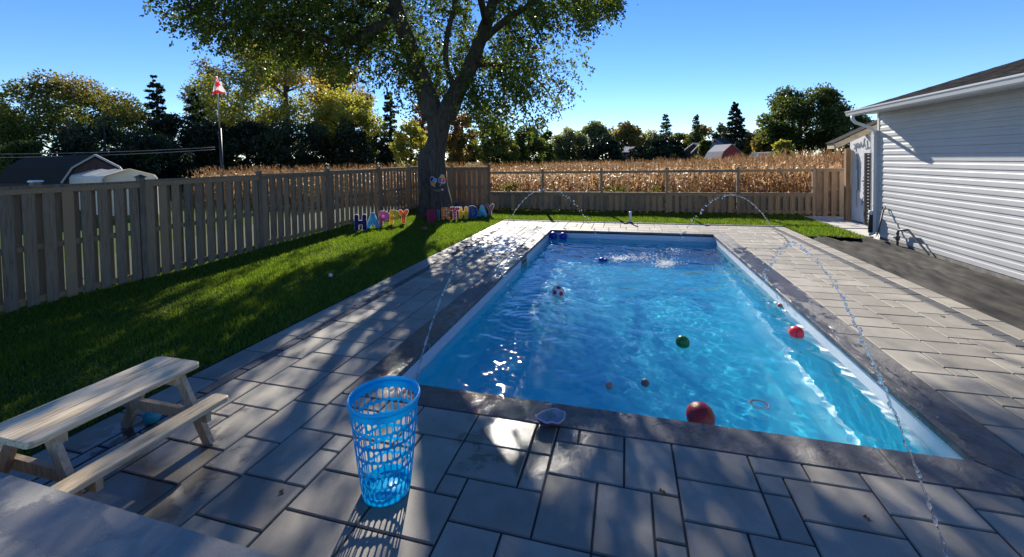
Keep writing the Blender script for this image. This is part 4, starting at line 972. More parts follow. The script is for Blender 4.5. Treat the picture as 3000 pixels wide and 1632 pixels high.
def pin(poly, x, y):
    r = False; j = len(poly) - 1
    for i in range(len(poly)):
        xi, yi = poly[i]; xj, yj = poly[j]
        if (yi > y) != (yj > y) and x < (xj - xi) * (y - yi) / (yj - yi) + xi: r = not r
        j = i
    return r
for j in range(nu + 1):
    v = j / nu
    for i_ in range(nu + 1):
        u_ = i_ / nu; xr_ = TB[0] + (TC[0] - TB[0]) * u_; yr_ = TB[1] + (TC[1] - TB[1]) * u_
        q = at(TA[0] + (xr_ - TA[0]) * (1 - v) + .01, TA[1] + (yr_ - TA[1]) * (1 - v) + 1.2 * math.sin(u_ * 9) * (1 - v), fd - .10 * math.sin(u_ * 7 + v * 2) * (1 - v) - .1 * u_ * (1 - v)); vs.append(q - base)
for j in range(nu):
    for i_ in range(nu):
        fs.append((j * (nu + 1) + i_, j * (nu + 1) + i_ + 1, (j + 1) * (nu + 1) + i_ + 1, (j + 1) * (nu + 1) + i_))
        u_, v = (i_ + .5) / nu, (j + .5) / nu
        x = (u_ - .45) * (1 - v) + .45; red = v < .13 + .08 * math.sin(u_ * 6) and u_ < .93
        if v > .80 and u_ > .3: red = True
        if u_ > .88 and v > .15: red = False
        if u_ < .88 and u_ > .62 and v > .42: red = True
        if pin(leafpoly, u_, v): red = True
        tn.append(1.0 if red else 0.0)
fl = mesh_np('flag', np.array(vs), np.array(fs), M_flag, fp, tint=tn, smooth=True); fl.name = 'flag'

# cables
M_wire = mat('bare_cable', (.30, .30, .29), rough=.5)
for lab, (y0_, y1_) in (('upper of the two thin cables crossing in front of the shed trees', (449, 431)), ('lower of the two thin cables crossing just above the shed roof', (460, 438))):
    a = at(-160, y0_ + 3, 21); b = at(630, y1_, 25.6); B = MB()
    B.tube([tuple(a + (b - a) * f - np.array((0, 0, .12 * 4 * f * (1 - f)))) for f in np.linspace(0, 1, 14)], .011, 5, .5); tag(B.build('overhead_cable', M_wire), lab, 'cable', 'overhead cables')

# houses beyond the corn
def gable_house(name, label, cat, xl, xr, yeave, yridge, d, wm, rm, depth=7, ridge_along=True, windows=(), ends=None):
    a = at(xl, yeave, d); b = at(xr, yeave, d); r_ = at((xl + xr) / 2, yridge, d + depth / 2)
    u_ = b - a; u_[2] = 0; W_ = np.linalg.norm(u_); u_ /= W_; v_ = np.array((-u_[1], u_[0], 0)); ze = a[2] + .15; zr = r_[2] + .15
    root = empty(name, label, cat, (float(a[0]), float(a[1]), -.15)); q = lambda x, y, z: u_ * x + v_ * y + np.array((0, 0, z))
    B = MB()
    if ridge_along:
        vs = [q(0, 0, 0), q(W_, 0, 0), q(W_, depth, 0), q(0, depth, 0), q(0, 0, ze), q(W_, 0, ze), q(W_, depth, ze), q(0, depth, ze), q(0, depth / 2, zr), q(W_, depth / 2, zr)]
        B.add(vs, [(0, 1, 5, 4), (1, 2, 6, 9, 5), (2, 3, 7, 6), (3, 0, 4, 8, 7)], .5); B.build('wall', wm, root)
        B = MB(); o = .35
        for s0, s1 in ((-o, depth / 2), (depth + o, depth / 2)):
            zz = ze - o * (zr - ze) / (depth / 2); k = [q(-o, s0, zz + .03), q(W_ + o, s0, zz + .03), q(W_ + o, s1, zr + .03), q(-o, s1, zr + .03)]
            B.add(k + [w_ + (0, 0, .14) for w_ in k], [(0, 1, 2, 3), (4, 5, 6, 7), (0, 1, 5, 4), (1, 2, 6, 5), (3, 0, 4, 7)], .5)
        B.build('roof', rm, root)
    for (f, z, ww, hh) in windows:
        B = MB(); B.box(0, ww, -.05, 0, 0, hh, .5, M=Matrix(((u_[0], v_[0], 0, u_[0] * W_ * f), (u_[1], v_[1], 0, u_[1] * W_ * f), (0, 0, 1, z), (0, 0, 0, 1)))); w_ = B.build('window', M_white, root)
        B = MB()
        for k in range(2): B.box(.12 + k * (ww / 2 - .06), ww / 2 - .06 + k * (ww / 2 - .06), -.07, -.055, .12, hh - .12, .5, M=Matrix(((u_[0], v_[0], 0, u_[0] * W_ * f), (u_[1], v_[1], 0, u_[1] * W_ * f), (0, 0, 1, z), (0, 0, 0, 1))))
        B.build('pane', M_glassd, w_)
    return root
gable_house('brick_house', 'low red brick house with grey roof between the dark round trees', 'house', 1812, 1872, 447, 432, 98, M_brick, M_roofg, 8, windows=((.36, 1.2, 1.3, 2.0),))
def peak_house(name, label, cat, pts, d, back, wm, rm, tm):
    """gable wall traced by eave-left, ridge, eave-right pixels, pushed back in depth"""
    a, r_, b = (at(*p, d) for p in pts); root = empty(name, label, cat, (float(a[0]), float(a[1]), -.15)); O = np.array((a[0], a[1], -.15)); bv = np.array(back, float)
    a, r_, b = a - O, r_ - O, b - O; a0 = a * (1, 1, 0); b0 = b * (1, 1, 0)
    B = MB(); vs = [a0, b0, b, r_, a]; vs = vs + [v + bv for v in vs]; B.add(vs, [(0, 1, 2, 3, 4), (9, 8, 7, 6, 5), (0, 4, 9, 5), (1, 6, 7, 2)], .5); B.build('wall', wm, root)
    B = MB()
    for p_, q_ in ((a, r_), (r_, b)):
        e1 = p_ + (p_ - q_) * (.08 if p_ is a else 0); e2 = q_ + (q_ - p_) * (.08 if q_ is b else 0); k = [e1 - bv * .04, e2 - bv * .04, e2 + bv * 1.03, e1 + bv * 1.03]
        B.add(k + [v + (0, 0, .16) for v in k], [(3, 2, 1, 0), (4, 5, 6, 7), (0, 1, 5, 4), (1, 2, 6, 5), (2, 3, 7, 6), (3, 0, 4, 7)], .5)
    B.build('roof', rm, root)
    B = MB()
    for p_, q_ in ((a, r_), (r_, b)): B.bar(p_ - bv * .045 + (0, 0, .0), q_ - bv * .045, .08, .25)
    B.build('gable_trim', tm, root); return root
peak_house('farm_house', 'pale roofed house half hidden behind the small willow', 'house', [(1993, 452), (2034, 420), (2062, 436)], 92, (5, 12, 0), M_brownw, M_roofg, M_greytrim)
peak_house('farm_house', 'grey roofed house just left of the small hanging willow', 'house', [(2028, 449), (2058, 418), (2080, 440)], 88, (6, 10, 0), M_brownw, M_roofg, M_greytrim)
peak_house('farm_house', 'dark slate roofed house behind the red barn', 'house', [(2078, 440), (2096, 408), (2140, 434)], 96, (8, 10, 0), M_roofd, M_roofd, M_greytrim)
dvb = at(2088, 440, 74) - at(2120, 440, 68); dvb[2] = 0
gambrel('red_barn', 'small red gambrel barn with grey roof rising above the corn', 'barn', (2108, 466), (2176, 462), (2143, 424), 66, (-1.6, 3.6, 0), (.16, .5), M_redw, M_roofg, M_roofg)
root = empty('trailer', 'long white flat topped trailer just above the corn near the tall oak', 'trailer', tuple(at(2212, 470, 70) * (1, 1, 0)))
O = np.array(root.location); a = at(2212, 448, 70) - O; b = at(2262, 445, 70) - O; B = MB(); B.bar(a - (0, 0, .5), b - (0, 0, .5), 2.2, 1.0); B.build('body', M_white, root)
B = MB()
for f in (.12, .2, .8, .88): 
    q = a + (b - a) * f; 
    B.tube([(q[0] - .2, q[1] - 1.2, .35), (q[0] - .2, q[1] + 1.2, .35)], .4, 14)
B.bar((a[0], a[1], .6), (b[0], b[1], .6), 1.8, .15); 
for f in (.05, .5, .95):
    q = a + (b - a) * f; B.bar((q[0], q[1], .6), (q[0], q[1], a[2] - .9), .15, .15, up=(0, 1, 0))
B.build('running_gear', M_dark, root)

# ------------------------------------------------------------------ picnic table
M_pine = mat('pale_pine', (.66, .51, .31), (.76, .62, .41), scale=2.5, stretch=(9, .6, 9), rough=.6, tint=.08, bump=.1, bscale=20, col3=(.20, .11, .05), scale3=6, fac3=.55)
M_pineleg = mat('pine_leg', (.48, .36, .23), (.58, .46, .31), scale=2.5, stretch=(8, 8, .8), rough=.65, tint=.1, col3=(.18, .11, .06), scale3=9, fac3=.4)
TXC, TYA, TYB, TZ, BZ = -3.49, 1.50, 2.50, .545, .31
pt = empty('picnic_table', 'small pale pine picnic table with attached benches on the wet pavers', 'picnic table', (TXC, (TYA + TYB) / 2, 0))
tl = lambda x, y, z: (x - TXC, y - (TYA + TYB) / 2, z)
def plank(B, x0, x1, y0, y1, z0, z1, corners=(1, 1, 1, 1), rr=.045, tint=None):
    """plank with rounded outer corners (order: x0y0, x1y0, x1y1, x0y1)"""
    pts = []
    for k, (cx_, cy_, a0) in enumerate(((x0, y0, 180), (x1, y0, 270), (x1, y1, 0), (x0, y1, 90))):
        r_ = rr if corners[k] else .004
        ccx = cx_ + (r_ if cx_ == x0 else -r_); ccy = cy_ + (r_ if cy_ == y0 else -r_)
        for s_ in range(5): a_ = math.radians(a0 + 90 * s_ / 4); pts.append((ccx + r_ * math.cos(a_), ccy + r_ * math.sin(a_)))
    n = len(pts); b = .004; cxm, cym = (x0 + x1) / 2, (y0 + y1) / 2
    ins = [(x + math.copysign(min(b, abs(cxm - x)), cxm - x), y + math.copysign(b, cym - y)) for x, y in pts]
    vs = [(x, y, z0) for x, y in pts] + [(x, y, z1 - b) for x, y in pts] + [(x, y, z1) for x, y in ins]
    fs = [tuple(range(n - 1, -1, -1)), tuple(range(2 * n, 3 * n))]
    for l in (0, n):
        for k in range(n): fs.append((l + k, l + (k + 1) % n, l + n + (k + 1) % n, l + n + k))
    B.add([tl(*v) for v in vs], fs, tint)
tw_ = .222
for k in range(2):
    B = MB(); x0 = TXC - .224 + k * .226; plank(B, x0, x0 + tw_, TYA, TYB, TZ - .036, TZ, ((1, 0, 0, 1) if k == 0 else (0, 1, 1, 0))); B.build('tabletop_plank', M_pine, pt)
for s_ in (-1, 1):
    B = MB(); xc = TXC + s_ * .425; plank(B, xc - .075, xc + .075, TYA - .06, TYB, BZ - .034, BZ, rr=.03); B.build('bench', M_pine, pt)
for yy in (TYA + .13, TYB - .13):
    for s_ in (-1, 1):
        B = MB(); B.bar(tl(TXC + s_ * .44, yy, -.005), tl(TXC + s_ * .15, yy, TZ - .04), .075, .036, up=(0, 1, 0)); 
        B.build('leg', M_pineleg, pt)
    B = MB(); o = .037 if yy < 2 else -.037; B.bar(tl(TXC - .49, yy + o, BZ - .072), tl(TXC + .49, yy + o, BZ - .072), .036, .075, up=(0, 0, 1)); B.build('cross_brace', M_pineleg, pt)
    B = MB(); B.bar(tl(TXC - .2, yy + o, TZ - .07), tl(TXC + .2, yy + o, TZ - .07), .036, .066, up=(0, 0, 1)); B.build('cleat', M_pineleg, pt)
# toy ball beneath
M_teal = mat('teal_rubber', (.02, .34, .52), rough=.35)
M_skin = mat('doll_plastic', (.45, .20, .14), rough=.5); M_purp = mat('purple_cloth', (.07, .03, .16), rough=.7)
def ball(name, label, cat, p, r, m, sub=3, squash=1.0, mi=None, group=None):
    V, F = ICO[sub]; V = V * (r, r, r * squash)
    o = mesh_np(name, V, F, m, smooth=True, loc=p, mi=mi); return tag(o, label, cat, group)
bp_ = atz(447, 1240); ball('toy_ball', 'teal rubber ball lying under the picnic table', 'ball', (bp_[0] - .0, bp_[1], .062), .062, M_teal)
root = empty('doll', 'tiny doll in purple lying behind the teal ball under the table', 'doll', (bp_[0] - .03, bp_[1] + .16, 0))
B = MB(); B.tube([(-.03, 0, .02), (0, .01, .035), (.05, .0, .04)], [.022, .03, .02], 8); B.build('body', M_purp, root)
V, F = ICO[2]; mesh_np('head', V * .024 + (.085, 0, .05), F, M_skin, root, smooth=True)
B = MB(); B.tube([(.02, .01, .05), (.05, -.03, .075), (.07, -.05, .08)], [.01, .009, .007], 6); B.tube([(-.03, 0, .02), (-.09, -.02, .015)], [.012, .009], 6); B.tube([(-.03, 0.01, .025), (-.09, .03, .015)], [.012, .009], 6); B.build('limb', M_skin, root)

# ------------------------------------------------------------------ laundry basket
M_bask = mat('blue_plastic', (.012, .52, .88), rough=.28, trans=.45, transcol=(.02, .75, 1.0), spec=.5)
bk = empty('laundry_basket', 'tall blue plastic laundry basket with slotted holes standing on the pavers', 'basket', (-1.505, 2.315, 0))
HB, RT, RB = .615, .215, .148
nth, nz = 30 * 20, 160; th = np.linspace(0, 2 * np.pi, nth, endpoint=False); zz = np.linspace(0, HB - .012, nz)
rad = RB + (RT - RB) * (zz / HB) ** .9
T_, Zg = np.meshgrid(th, zz); Rg = rad[:, None] * np.ones_like(T_)
V = np.stack([Rg * np.cos(T_), Rg * np.sin(T_), Zg], -1).reshape(-1, 3)
jj, ii = np.meshgrid(np.arange(nz - 1), np.arange(nth), indexing='ij'); i2 = (ii + 1) % nth
F = np.stack([jj * nth + ii, jj * nth + i2, (jj + 1) * nth + i2, (jj + 1) * nth + ii], -1).reshape(-1, 4)
zc = (zz[:-1] + zz[1:]) / 2; tc = th + np.pi / nth; ZC, TC_ = np.meshgrid(zc, tc, indexing='ij'); RC = np.interp(ZC, zz, rad)
ncol = 30; nrow = 6; zlo, zhi = .04, HB - .055; rh = (zhi - zlo) / nrow
rowi = np.floor((ZC - zlo) / rh); inrow = (rowi >= 0) & (rowi < nrow)
zl = (ZC - zlo) - (rowi + .5) * rh; ph = (TC_ * ncol / (2 * np.pi) + .5 * (rowi % 2)) % 1 - .5; xl = ph * 2 * np.pi * RC / ncol
pitch = 2 * np.pi * RC / ncol; rw = pitch * .41; hh = rh * .5 - .0065; sd = np.hypot(xl, np.maximum(np.abs(zl) - (hh - rw), 0)) - rw
hole = inrow & (sd < 0)
keepf = ~hole.reshape(-1)
o = mesh_np('slotted_wall', V, F[keepf], M_bask, bk, smooth=True)
md = o.modifiers.new('thick', 'SOLIDIFY'); md.thickness = .0035; md.offset = 0
B = MB(); B.lathe([(.004, .004), (RB - .001, .004), (RB - .001, .009), (.004, .009)], 48, cap=False); B.build('floor', M_bask, bk)
B = MB(); rt_ = .013; B.lathe([(RT + rt_ * .6 * math.cos(a_) + .004, HB - .008 + rt_ * 1.25 * math.sin(a_)) for a_ in np.linspace(0, 2 * np.pi, 13)], 64); B.build('rim', M_bask, bk)

# ------------------------------------------------------------------ abalone shell
M_nacre = mat('nacre', (.34, .32, .28), (.50, .36, .46), scale=9, rough=.2, spec=.8, metallic=.25, dist=1.5, bump=.6, bscale=18, col3=(.16, .30, .20), scale3=14, fac3=.8)
M_shello = mat('shell_outside', (.12, .08, .09), (.22, .16, .18), scale=14, rough=.5, bump=.5)
abp = atz(1612, 1246); ab = empty('abalone_shell', 'iridescent abalone shell bowl resting on the near pool coping edge', 'shell', (abp[0], abp[1] + .015, 0), rz=.35); ab.scale = (1.18, 1.18, 1.1)
def bowl(zoff, sc):
    vs = []; n = 40; prof_ = [(.0, .006), (.3, .008), (.6, .017), (.85, .034), (1.0, .056)]
    for r_, z in prof_:
        for k in range(n):
            a_ = 2 * math.pi * k / n; wob = 1 + .05 * math.sin(2 * a_ + 1) + .025 * math.sin(5 * a_) + .02 * math.sin(9 * a_)
            vs.append((.098 * r_ * sc * wob * math.cos(a_), .078 * r_ * sc * wob * math.sin(a_), z + zoff + (.008 * math.sin(2 * a_) + .004 * math.sin(7 * a_)) * r_ ** 2))
    fs = []
    for j in range(len(prof_) - 1):
        for k in range(n): fs.append((j * n + k, j * n + (k + 1) % n, (j + 1) * n + (k + 1) % n, (j + 1) * n + k))
    return vs, fs, n
vs, fs, n = bowl(.004, .97); B = MB(); B.add(vs, fs, .5, smooth=True); B.build('inner_nacre', M_nacre, ab)
vo, fo, n = bowl(-.003, 1.0); B = MB(); m_ = len(vo); B.add(vo, [f[::-1] for f in fo], .5, smooth=True); B.build('outer_shell', M_shello, ab)
B = MB(); top = (len(vs) // n - 1) * n; q = [vs[top + k] for k in range(n)] + [vo[top + k] for k in range(n)]; B.add(q, [(k, (k + 1) % n, n + (k + 1) % n, n + k) for k in range(n)], .5); B.tube([vs[top + k % n] for k in range(n + 1)], .0045, 6); B.build('rim', mat('shell_rim', (.55, .47, .58), rough=.3), ab)
M_hole = mat('shell_hole', (.5, .48, .45), rough=.3)
B = MB()
for k in range(5): B.lathe([(.0035, .0), (.0035, .004)], 8, (-.06 + .018 * k, -.045 - .006 * math.sin(k), .026), cap=True)
B.build('siphon_holes', M_hole, ab)

# ------------------------------------------------------------------ floating balls
ICOV = ICO[1][0][:12]
def bob(px, py, r, sink=.25):
    p = atz(px, py, WZ); return (p[0], p[1], water_h(p[0], p[1]) + r * (1 - 2 * sink))
def pat(sub, fn): V, F = ICO[sub]; c_ = V[F].mean(1); c_ /= np.linalg.norm(c_, axis=1, keepdims=True); return np.array([1 if fn(v) else 0 for v in c_])
M_wball = mat('white_vinyl', (.72, .68, .66), rough=.3); M_redp = mat('red_vinyl', (.50, .03, .04), rough=.3)
ico12 = ICO[1][0]; 
bm = bmesh.new(); bmesh.ops.create_icosphere(bm, subdivisions=1, radius=1); P12 = np.array([v.co[:] for v in bm.verts if len(v.link_edges) == 5 or True]); bm.free()
P12 = P12[:12] if len(P12) == 12 else P12
rot = np.array(Matrix.Rotation(.5, 3, 'X') @ Matrix.Rotation(.35, 3, 'Z') @ Matrix.Rotation(.2, 3, 'Y'))
P12r = P12 @ rot.T
sb = ball('soccer_ball', 'white ball with red pentagon patches floating in the shaded pool half', 'ball', bob(1635, 864, .108), .108, [M_wball, M_redp], 4, mi=pat(4, lambda v: (P12r @ v).max() > .935))
M_green = mat('green_vinyl', (.01, .19, .04), rough=.3); M_greend = mat('green_groove', (.004, .05, .015), rough=.5)
seam = lambda v: min(abs(v[0] * .8 + v[1] * .6), abs(v[2]), abs(abs(v[0] * .6 - v[1] * .8) - .55)) < .03
ball('play_ball', 'dark green ball with grooves floating mid pool', 'ball', bob(2000, 1013, .082), .082, [M_green, M_greend], 4, mi=pat(4, lambda v: seam(np.array((v[2], v[0], v[1])))))
M_pink = mat('coral_vinyl', (.90, .10, .13), rough=.3, trans=.35, transcol=(.9, .1, .12)); M_black = mat('black_seam', (.03, .01, .012), rough=.5)
ball('play_ball', 'coral pink ball with black basketball seams floating near the right coping', 'ball', bob(2333, 985, .086), .086, [M_pink, M_black], 4, mi=pat(4, seam))
M_maroon = mat('maroon_vinyl', (.30, .012, .018), rough=.35, bump=.25, bscale=90)
ball('play_ball', 'large dark red ball half hidden behind the near coping', 'ball', bob(2052, 1240, .118), .118, M_maroon, 4)
M_navy = mat('navy_vinyl', (.008, .025, .30), rough=.35)
q = atz(1614, 700, WZ); ball('play_ball', 'left of the two navy balls in the far left pool corner', 'ball', (q[0] + .05, q[1] + .12, WZ + .07), .12, M_navy, group='navy balls in the pool corner')
q = atz(1643, 702, WZ); ball('play_ball', 'right of the two navy balls in the far left pool corner', 'ball', (q[0] + .05, q[1] + .14, WZ + .07), .12, M_navy, group='navy balls in the pool corner')
root = empty('pool_toy', 'small navy blue water toy floating beside the white glint patch', 'toy', bob(1763, 765, .05))
V, F = ICO[3]; mesh_np('body', V * (.075, .065, .06), F, M_navy, root, smooth=True); mesh_np('head', V * (.05, .045, .04) + (.085, 0, .0), F, M_navy, root, smooth=True)
B = MB(); B.tube([(-.06, 0, .0), (-.12, .02, .02), (-.17, .02, .01)], [.012, .01, .006], 6); B.build('tail', M_wball, root)
M_tan = mat('tan_rubber', (.45, .26, .20), rough=.5); M_grey = mat('grey_rubber', (.16, .12, .13), rough=.5)
ball('small_ball', 'small pinkish tan ball bobbing near the shell bowl side of the pool', 'ball', bob(1785, 1136, .038), .038, M_tan)
ball('small_ball', 'small grey ball bobbing just right of the tan one', 'ball', bob(1890, 1128, .042), .042, M_grey)
M_orange = mat('orange_float', (.65, .12, .05), rough=.4)
ball('small_float', 'tiny orange float bobbing close to the sunny right pool wall', 'float', bob(2285, 897, .03), .034, M_orange)
root = empty('swim_ring', 'small red and white ring toy just under the water near the right side', 'ring toy', (*atz(2225, 1157, WZ)[:2], WZ - .2))
for k, m in enumerate((M_redp, M_wball)):
    B = MB(); B.lathe([(.07 + .016 * k + .011 * math.cos(a_), .011 * math.sin(a_)) for a_ in np.linspace(0, 2 * np.pi, 9)], 28); B.build('ring', m, root)
q = atz(969, 812); ball('golf_ball', 'small white ball lying in the shaded grass', 'ball', (q[0], q[1], .035), .037, M_wball)
M_brownb = mat('brown_rubber', (.13, .055, .035), rough=.5)
q = atz(1243, 676, .1); ball('small_ball', 'dull brown ball in the grass in the shadow of the maple trunk', 'ball', (q[0], q[1], .15), .085, M_brownb)
M_blue = mat('blue_rubber', (.01, .10, .30), rough=.4)
q = aty(1213, 609, 15.9); ball('rubber_ball', 'blue ball by the fence to the left of the maple trunk', 'ball', tuple(q), .12, M_blue)
q = aty(1341, 601, 16.3); ball('rubber_ball', 'blue ball by the fence to the right of the maple trunk', 'ball', tuple(q), .125, M_blue)

# ------------------------------------------------------------------ skimmer, deck pipe
sk = empty('skimmer', 'grey framed skimmer mouth set in the left pool wall', 'skimmer', (X0 - .03, 9.03, -.22)); M_skf = mat('skimmer_frame', (.28, .28, .27), rough=.4)
B = MB()
for b_ in ((-.24, .24, .10, .135), (-.24, .24, -.165, -.13), (-.24, -.20, -.13, .10), (.20, .24, -.13, .10)): B.box(0, .014, b_[0], b_[1], b_[2], b_[3], .5)
B.build('frame', M_skf, sk); B = MB(); B.box(-.002, .005, -.2, .2, -.13, .1, .5); B.build('mouth', M_dark, sk)
B = MB(); B.box(.005, .012, -.19, .19, -.06, .015, .5); B.build('flap', M_skf, sk)
M_pvc = mat('white_pvc', (.62, .62, .60), rough=.4)
root = empty('stub_pipe', 'short white upright pipe at the far patio edge', 'pipe', (.117, 14.02, 0))
B = MB(); B.tube([(0, 0, -.05), (0, 0, .37)], .042, 12); B.lathe([(.05, .36), (.052, .375), (.03, .385)], 12, cap=True); B.build('pipe', M_pvc, root)
B = MB(); B.tube([(.09 * math.cos(a_) - .02, .07 * math.sin(a_), .025 + .03 * (a_ / 14)) for a_ in np.linspace(0, 14, 50)], .012, 6); B.build('hose_coil', M_dark, root)

# ------------------------------------------------------------------ birthday letters
def rgbm(n, c, **k): return mat(n, c, rough=.4, trans=.5, **k)
def patmat(n, c1, c2, kind):
    m = bpy.data.materials.new(n); m.use_nodes = True; t = m.node_tree; p = t.nodes['Principled BSDF']; p.inputs['Roughness'].default_value = .4
    tc = N(t, 'ShaderNodeTexCoord'); mp = N(t, 'ShaderNodeMapping'); t.links.new(tc.outputs['Object'], mp.inputs[0])
    if kind == 'dots':
        vo = N(t, 'ShaderNodeTexVoronoi', i_Scale=11.0, i_Randomness=.25); mp.inputs['Scale'].default_value = (1, 0, 1); t.links.new(mp.outputs[0], vo.inputs['Vector']); f = fmath(t, 'LESS_THAN', vo.outputs['Distance'], .26)
    elif kind == 'stripes':
        mp.inputs['Rotation'].default_value = (0, math.radians(40), 0); wv = N(t, 'ShaderNodeTexWave', i_Scale=5.5); t.links.new(mp.outputs[0], wv.inputs[0]); f = fmath(t, 'GREATER_THAN', wv.outputs['Fac'], .8)
    else:
        sx = N(t, 'ShaderNodeSeparateXYZ'); t.links.new(mp.outputs[0], sx.inputs[0]); a_ = fmath(t, 'MULTIPLY', sx.outputs['X'], .8); s_ = fmath(t, 'ADD', a_, sx.outputs['Z']); f = fmath(t, 'LESS_THAN', s_, .22)
    t.links.new(mixc(t, f, c1, c2), p.inputs['Base Color']); return m
GLY = {'H': [[(0, 0), (0, 1)], [(.62, 0), (.62, 1)], [(0, .48), (.62, .48)]], 'A': [[(0, 0), (.36, 1)], [(.36, 1), (.72, 0)], [(.16, .3), (.56, .3)]],
       'P': [[(0, 0), (0, 1)], [(0, 1), (.35, 1), (.55, .88), (.6, .72), (.55, .56), (.35, .45), (0, .45)]], 'Y': [[(0, 1), (.3, .5)], [(.6, 1), (.3, .5)], [(.3, .5), (.3, 0)]],
       'B': [[(0, 0), (0, 1)], [(0, 1), (.38, 1), (.52, .86), (.5, .66), (.36, .53), (0, .53)], [(.36, .53), (.56, .4), (.58, .18), (.42, 0), (0, 0)]],
       'I': [[(0, 0), (0, .72)], [(0, .9), (0, 1.0)]], 'R': [[(0, 0), (0, 1)], [(0, 1), (.35, 1), (.54, .88), (.56, .7), (.5, .56), (.34, .48), (0, .48)], [(.3, .48), (.6, 0)]],
       'T': [[(0, 1), (.7, 1)], [(.35, 1), (.35, 0)]], 'D': [[(0, 0), (0, 1)], [(0, 1), (.3, 1), (.52, .86), (.62, .6), (.62, .4), (.52, .14), (.3, 0), (0, 0)]]}
def stroke_mesh(B, strokes, rad, y0, y1, sc, k0=0):
    for k, s_ in enumerate(strokes):
        for j in range(len(s_) - 1):
            (ax, az), (bx_, bz) = s_[j], s_[j + 1]; ax, az, bx_, bz = ax * sc, az * sc, bx_ * sc, bz * sc; an = math.atan2(bz - az, bx_ - ax); pts = []
            for q in range(9): a_ = an + math.pi / 2 + math.pi * q / 8; pts.append((ax + rad * math.cos(a_), az + rad * math.sin(a_)))
            for q in range(9): a_ = an - math.pi / 2 + math.pi * q / 8; pts.append((bx_ + rad * math.cos(a_), bz + rad * math.sin(a_)))
            n = len(pts); e_ = .0004 * (k * 4 + j); vs = [(x, y0 - e_, z) for x, z in pts] + [(x, y1, z) for x, z in pts]
            B.add(vs, [tuple(range(n)), tuple(range(2 * n - 1, n - 1, -1))] + [(q, n + q, n + (q + 1) % n, (q + 1) % n) for q in range(n)], .5)
def letter(ch, label, px, py, m, hpx=36, fat=.06, stake=True, edge=None):
    z0 = .1 if px > 1000 else 0
    p = atz(px, py, .10); gzv = float(lawn_z(p[0], p[1])); p = atz(px, py, gzv + .01)
    d = float((p @ RM[:, 1]) - CAMH * RM[2, 1]); sc = (hpx - 6) / FPX * d
    root = empty('letter_sign', label, 'yard sign', (p[0], p[1], gzv), 'birthday letters in the grass', rz=math.atan2(-p[0], p[1]) * .55 + random.uniform(-.08, .08))
    gl_ = GLY[ch]; W_ = max(x for s_ in gl_ for x, z in s_) * sc; off = np.array((-W_ / 2, 0, .075))
    B = MB(); stroke_mesh(B, gl_, fat + .010, -.004, .006, sc); B.v = [tuple(np.array(v) + off) for v in B.v]; B.build('backing', edge or M_coro, root)
    B = MB(); stroke_mesh(B, gl_, fat, -.014, -.0045, sc); B.v = [tuple(np.array(v) + off) for v in B.v]; B.build('face', m, root)
    B = MB(); B.tube([(0, .012, -.08), (0, .012, .35)], .004, 5); B.build('stake', M_greytrim, root)
    return root
c_ = dict(navy=rgbm('navy_print', (.012, .012, .22)), sky=rgbm('sky_print', (.08, .52, .82)), pink=patmat('pink_print', (.90, .06, .32), (.40, .02, .14), 'half'), yel=rgbm('yellow_print', (.95, .68, .03)), ora=rgbm('orange_print', (.95, .28, .03)),
          mag=rgbm('magenta_print', (.50, .02, .12)), odot=patmat('orange_dot_print', (.92, .22, .02), (.85, .75, .6), 'dots'), rdot=patmat('red_dot_print', (.90, .04, .08), (.85, .8, .78), 'dots'), blue=rgbm('blue_print', (.015, .10, .45)),
          sky2=patmat('two_blue_print', (.20, .55, .72), (.06, .35, .55), 'half'), stripe=patmat('red_stripe_print', (.35, .015, .02), (.7, .5, .5), 'stripes'), cand=rgbm('candle_print', (.10, .22, .40)))
letter('H', 'navy blue letter H yard sign, first of the word HAPPY', 1057, 676, c_['navy'], 42)
letter('A', 'sky blue letter A yard sign in the word HAPPY', 1093, 669, c_['sky'], 40)
letter('P', 'pink letter P yard sign with spotted face in HAPPY', 1126, 662, c_['pink'], 38)
letter('P', 'yellow letter P yard sign beside the orange letter Y', 1157, 659, c_['yel'], 38)
letter('Y', 'orange heart like letter Y yard sign ending HAPPY', 1183, 655, c_['ora'], 36)
letter('B', 'magenta letter B yard sign in front of the trunk', 1265, 653, c_['mag'], 34, edge=c_['mag'])
letter('I', 'narrow candle shaped letter I yard sign', 1285, 649, c_['cand'], 32, fat=.03)
letter('R', 'orange polka dot letter R yard sign', 1307, 646, c_['odot'], 34, edge=c_['ora'])
letter('T', 'red letter T yard sign with white polka dots', 1333, 645, c_['rdot'], 34)
letter('H', 'yellow letter H yard sign in the word BIRTHDAY', 1358, 643, c_['yel'], 33)
letter('D', 'royal blue letter D yard sign', 1387, 640, c_['blue'], 33)
letter('A', 'two tone pale blue letter A yard sign in BIRTHDAY', 1413, 636, c_['sky2'], 32)
letter('Y', 'dark red striped letter Y yard sign ending BIRTHDAY', 1436, 633, c_['stripe'], 32)
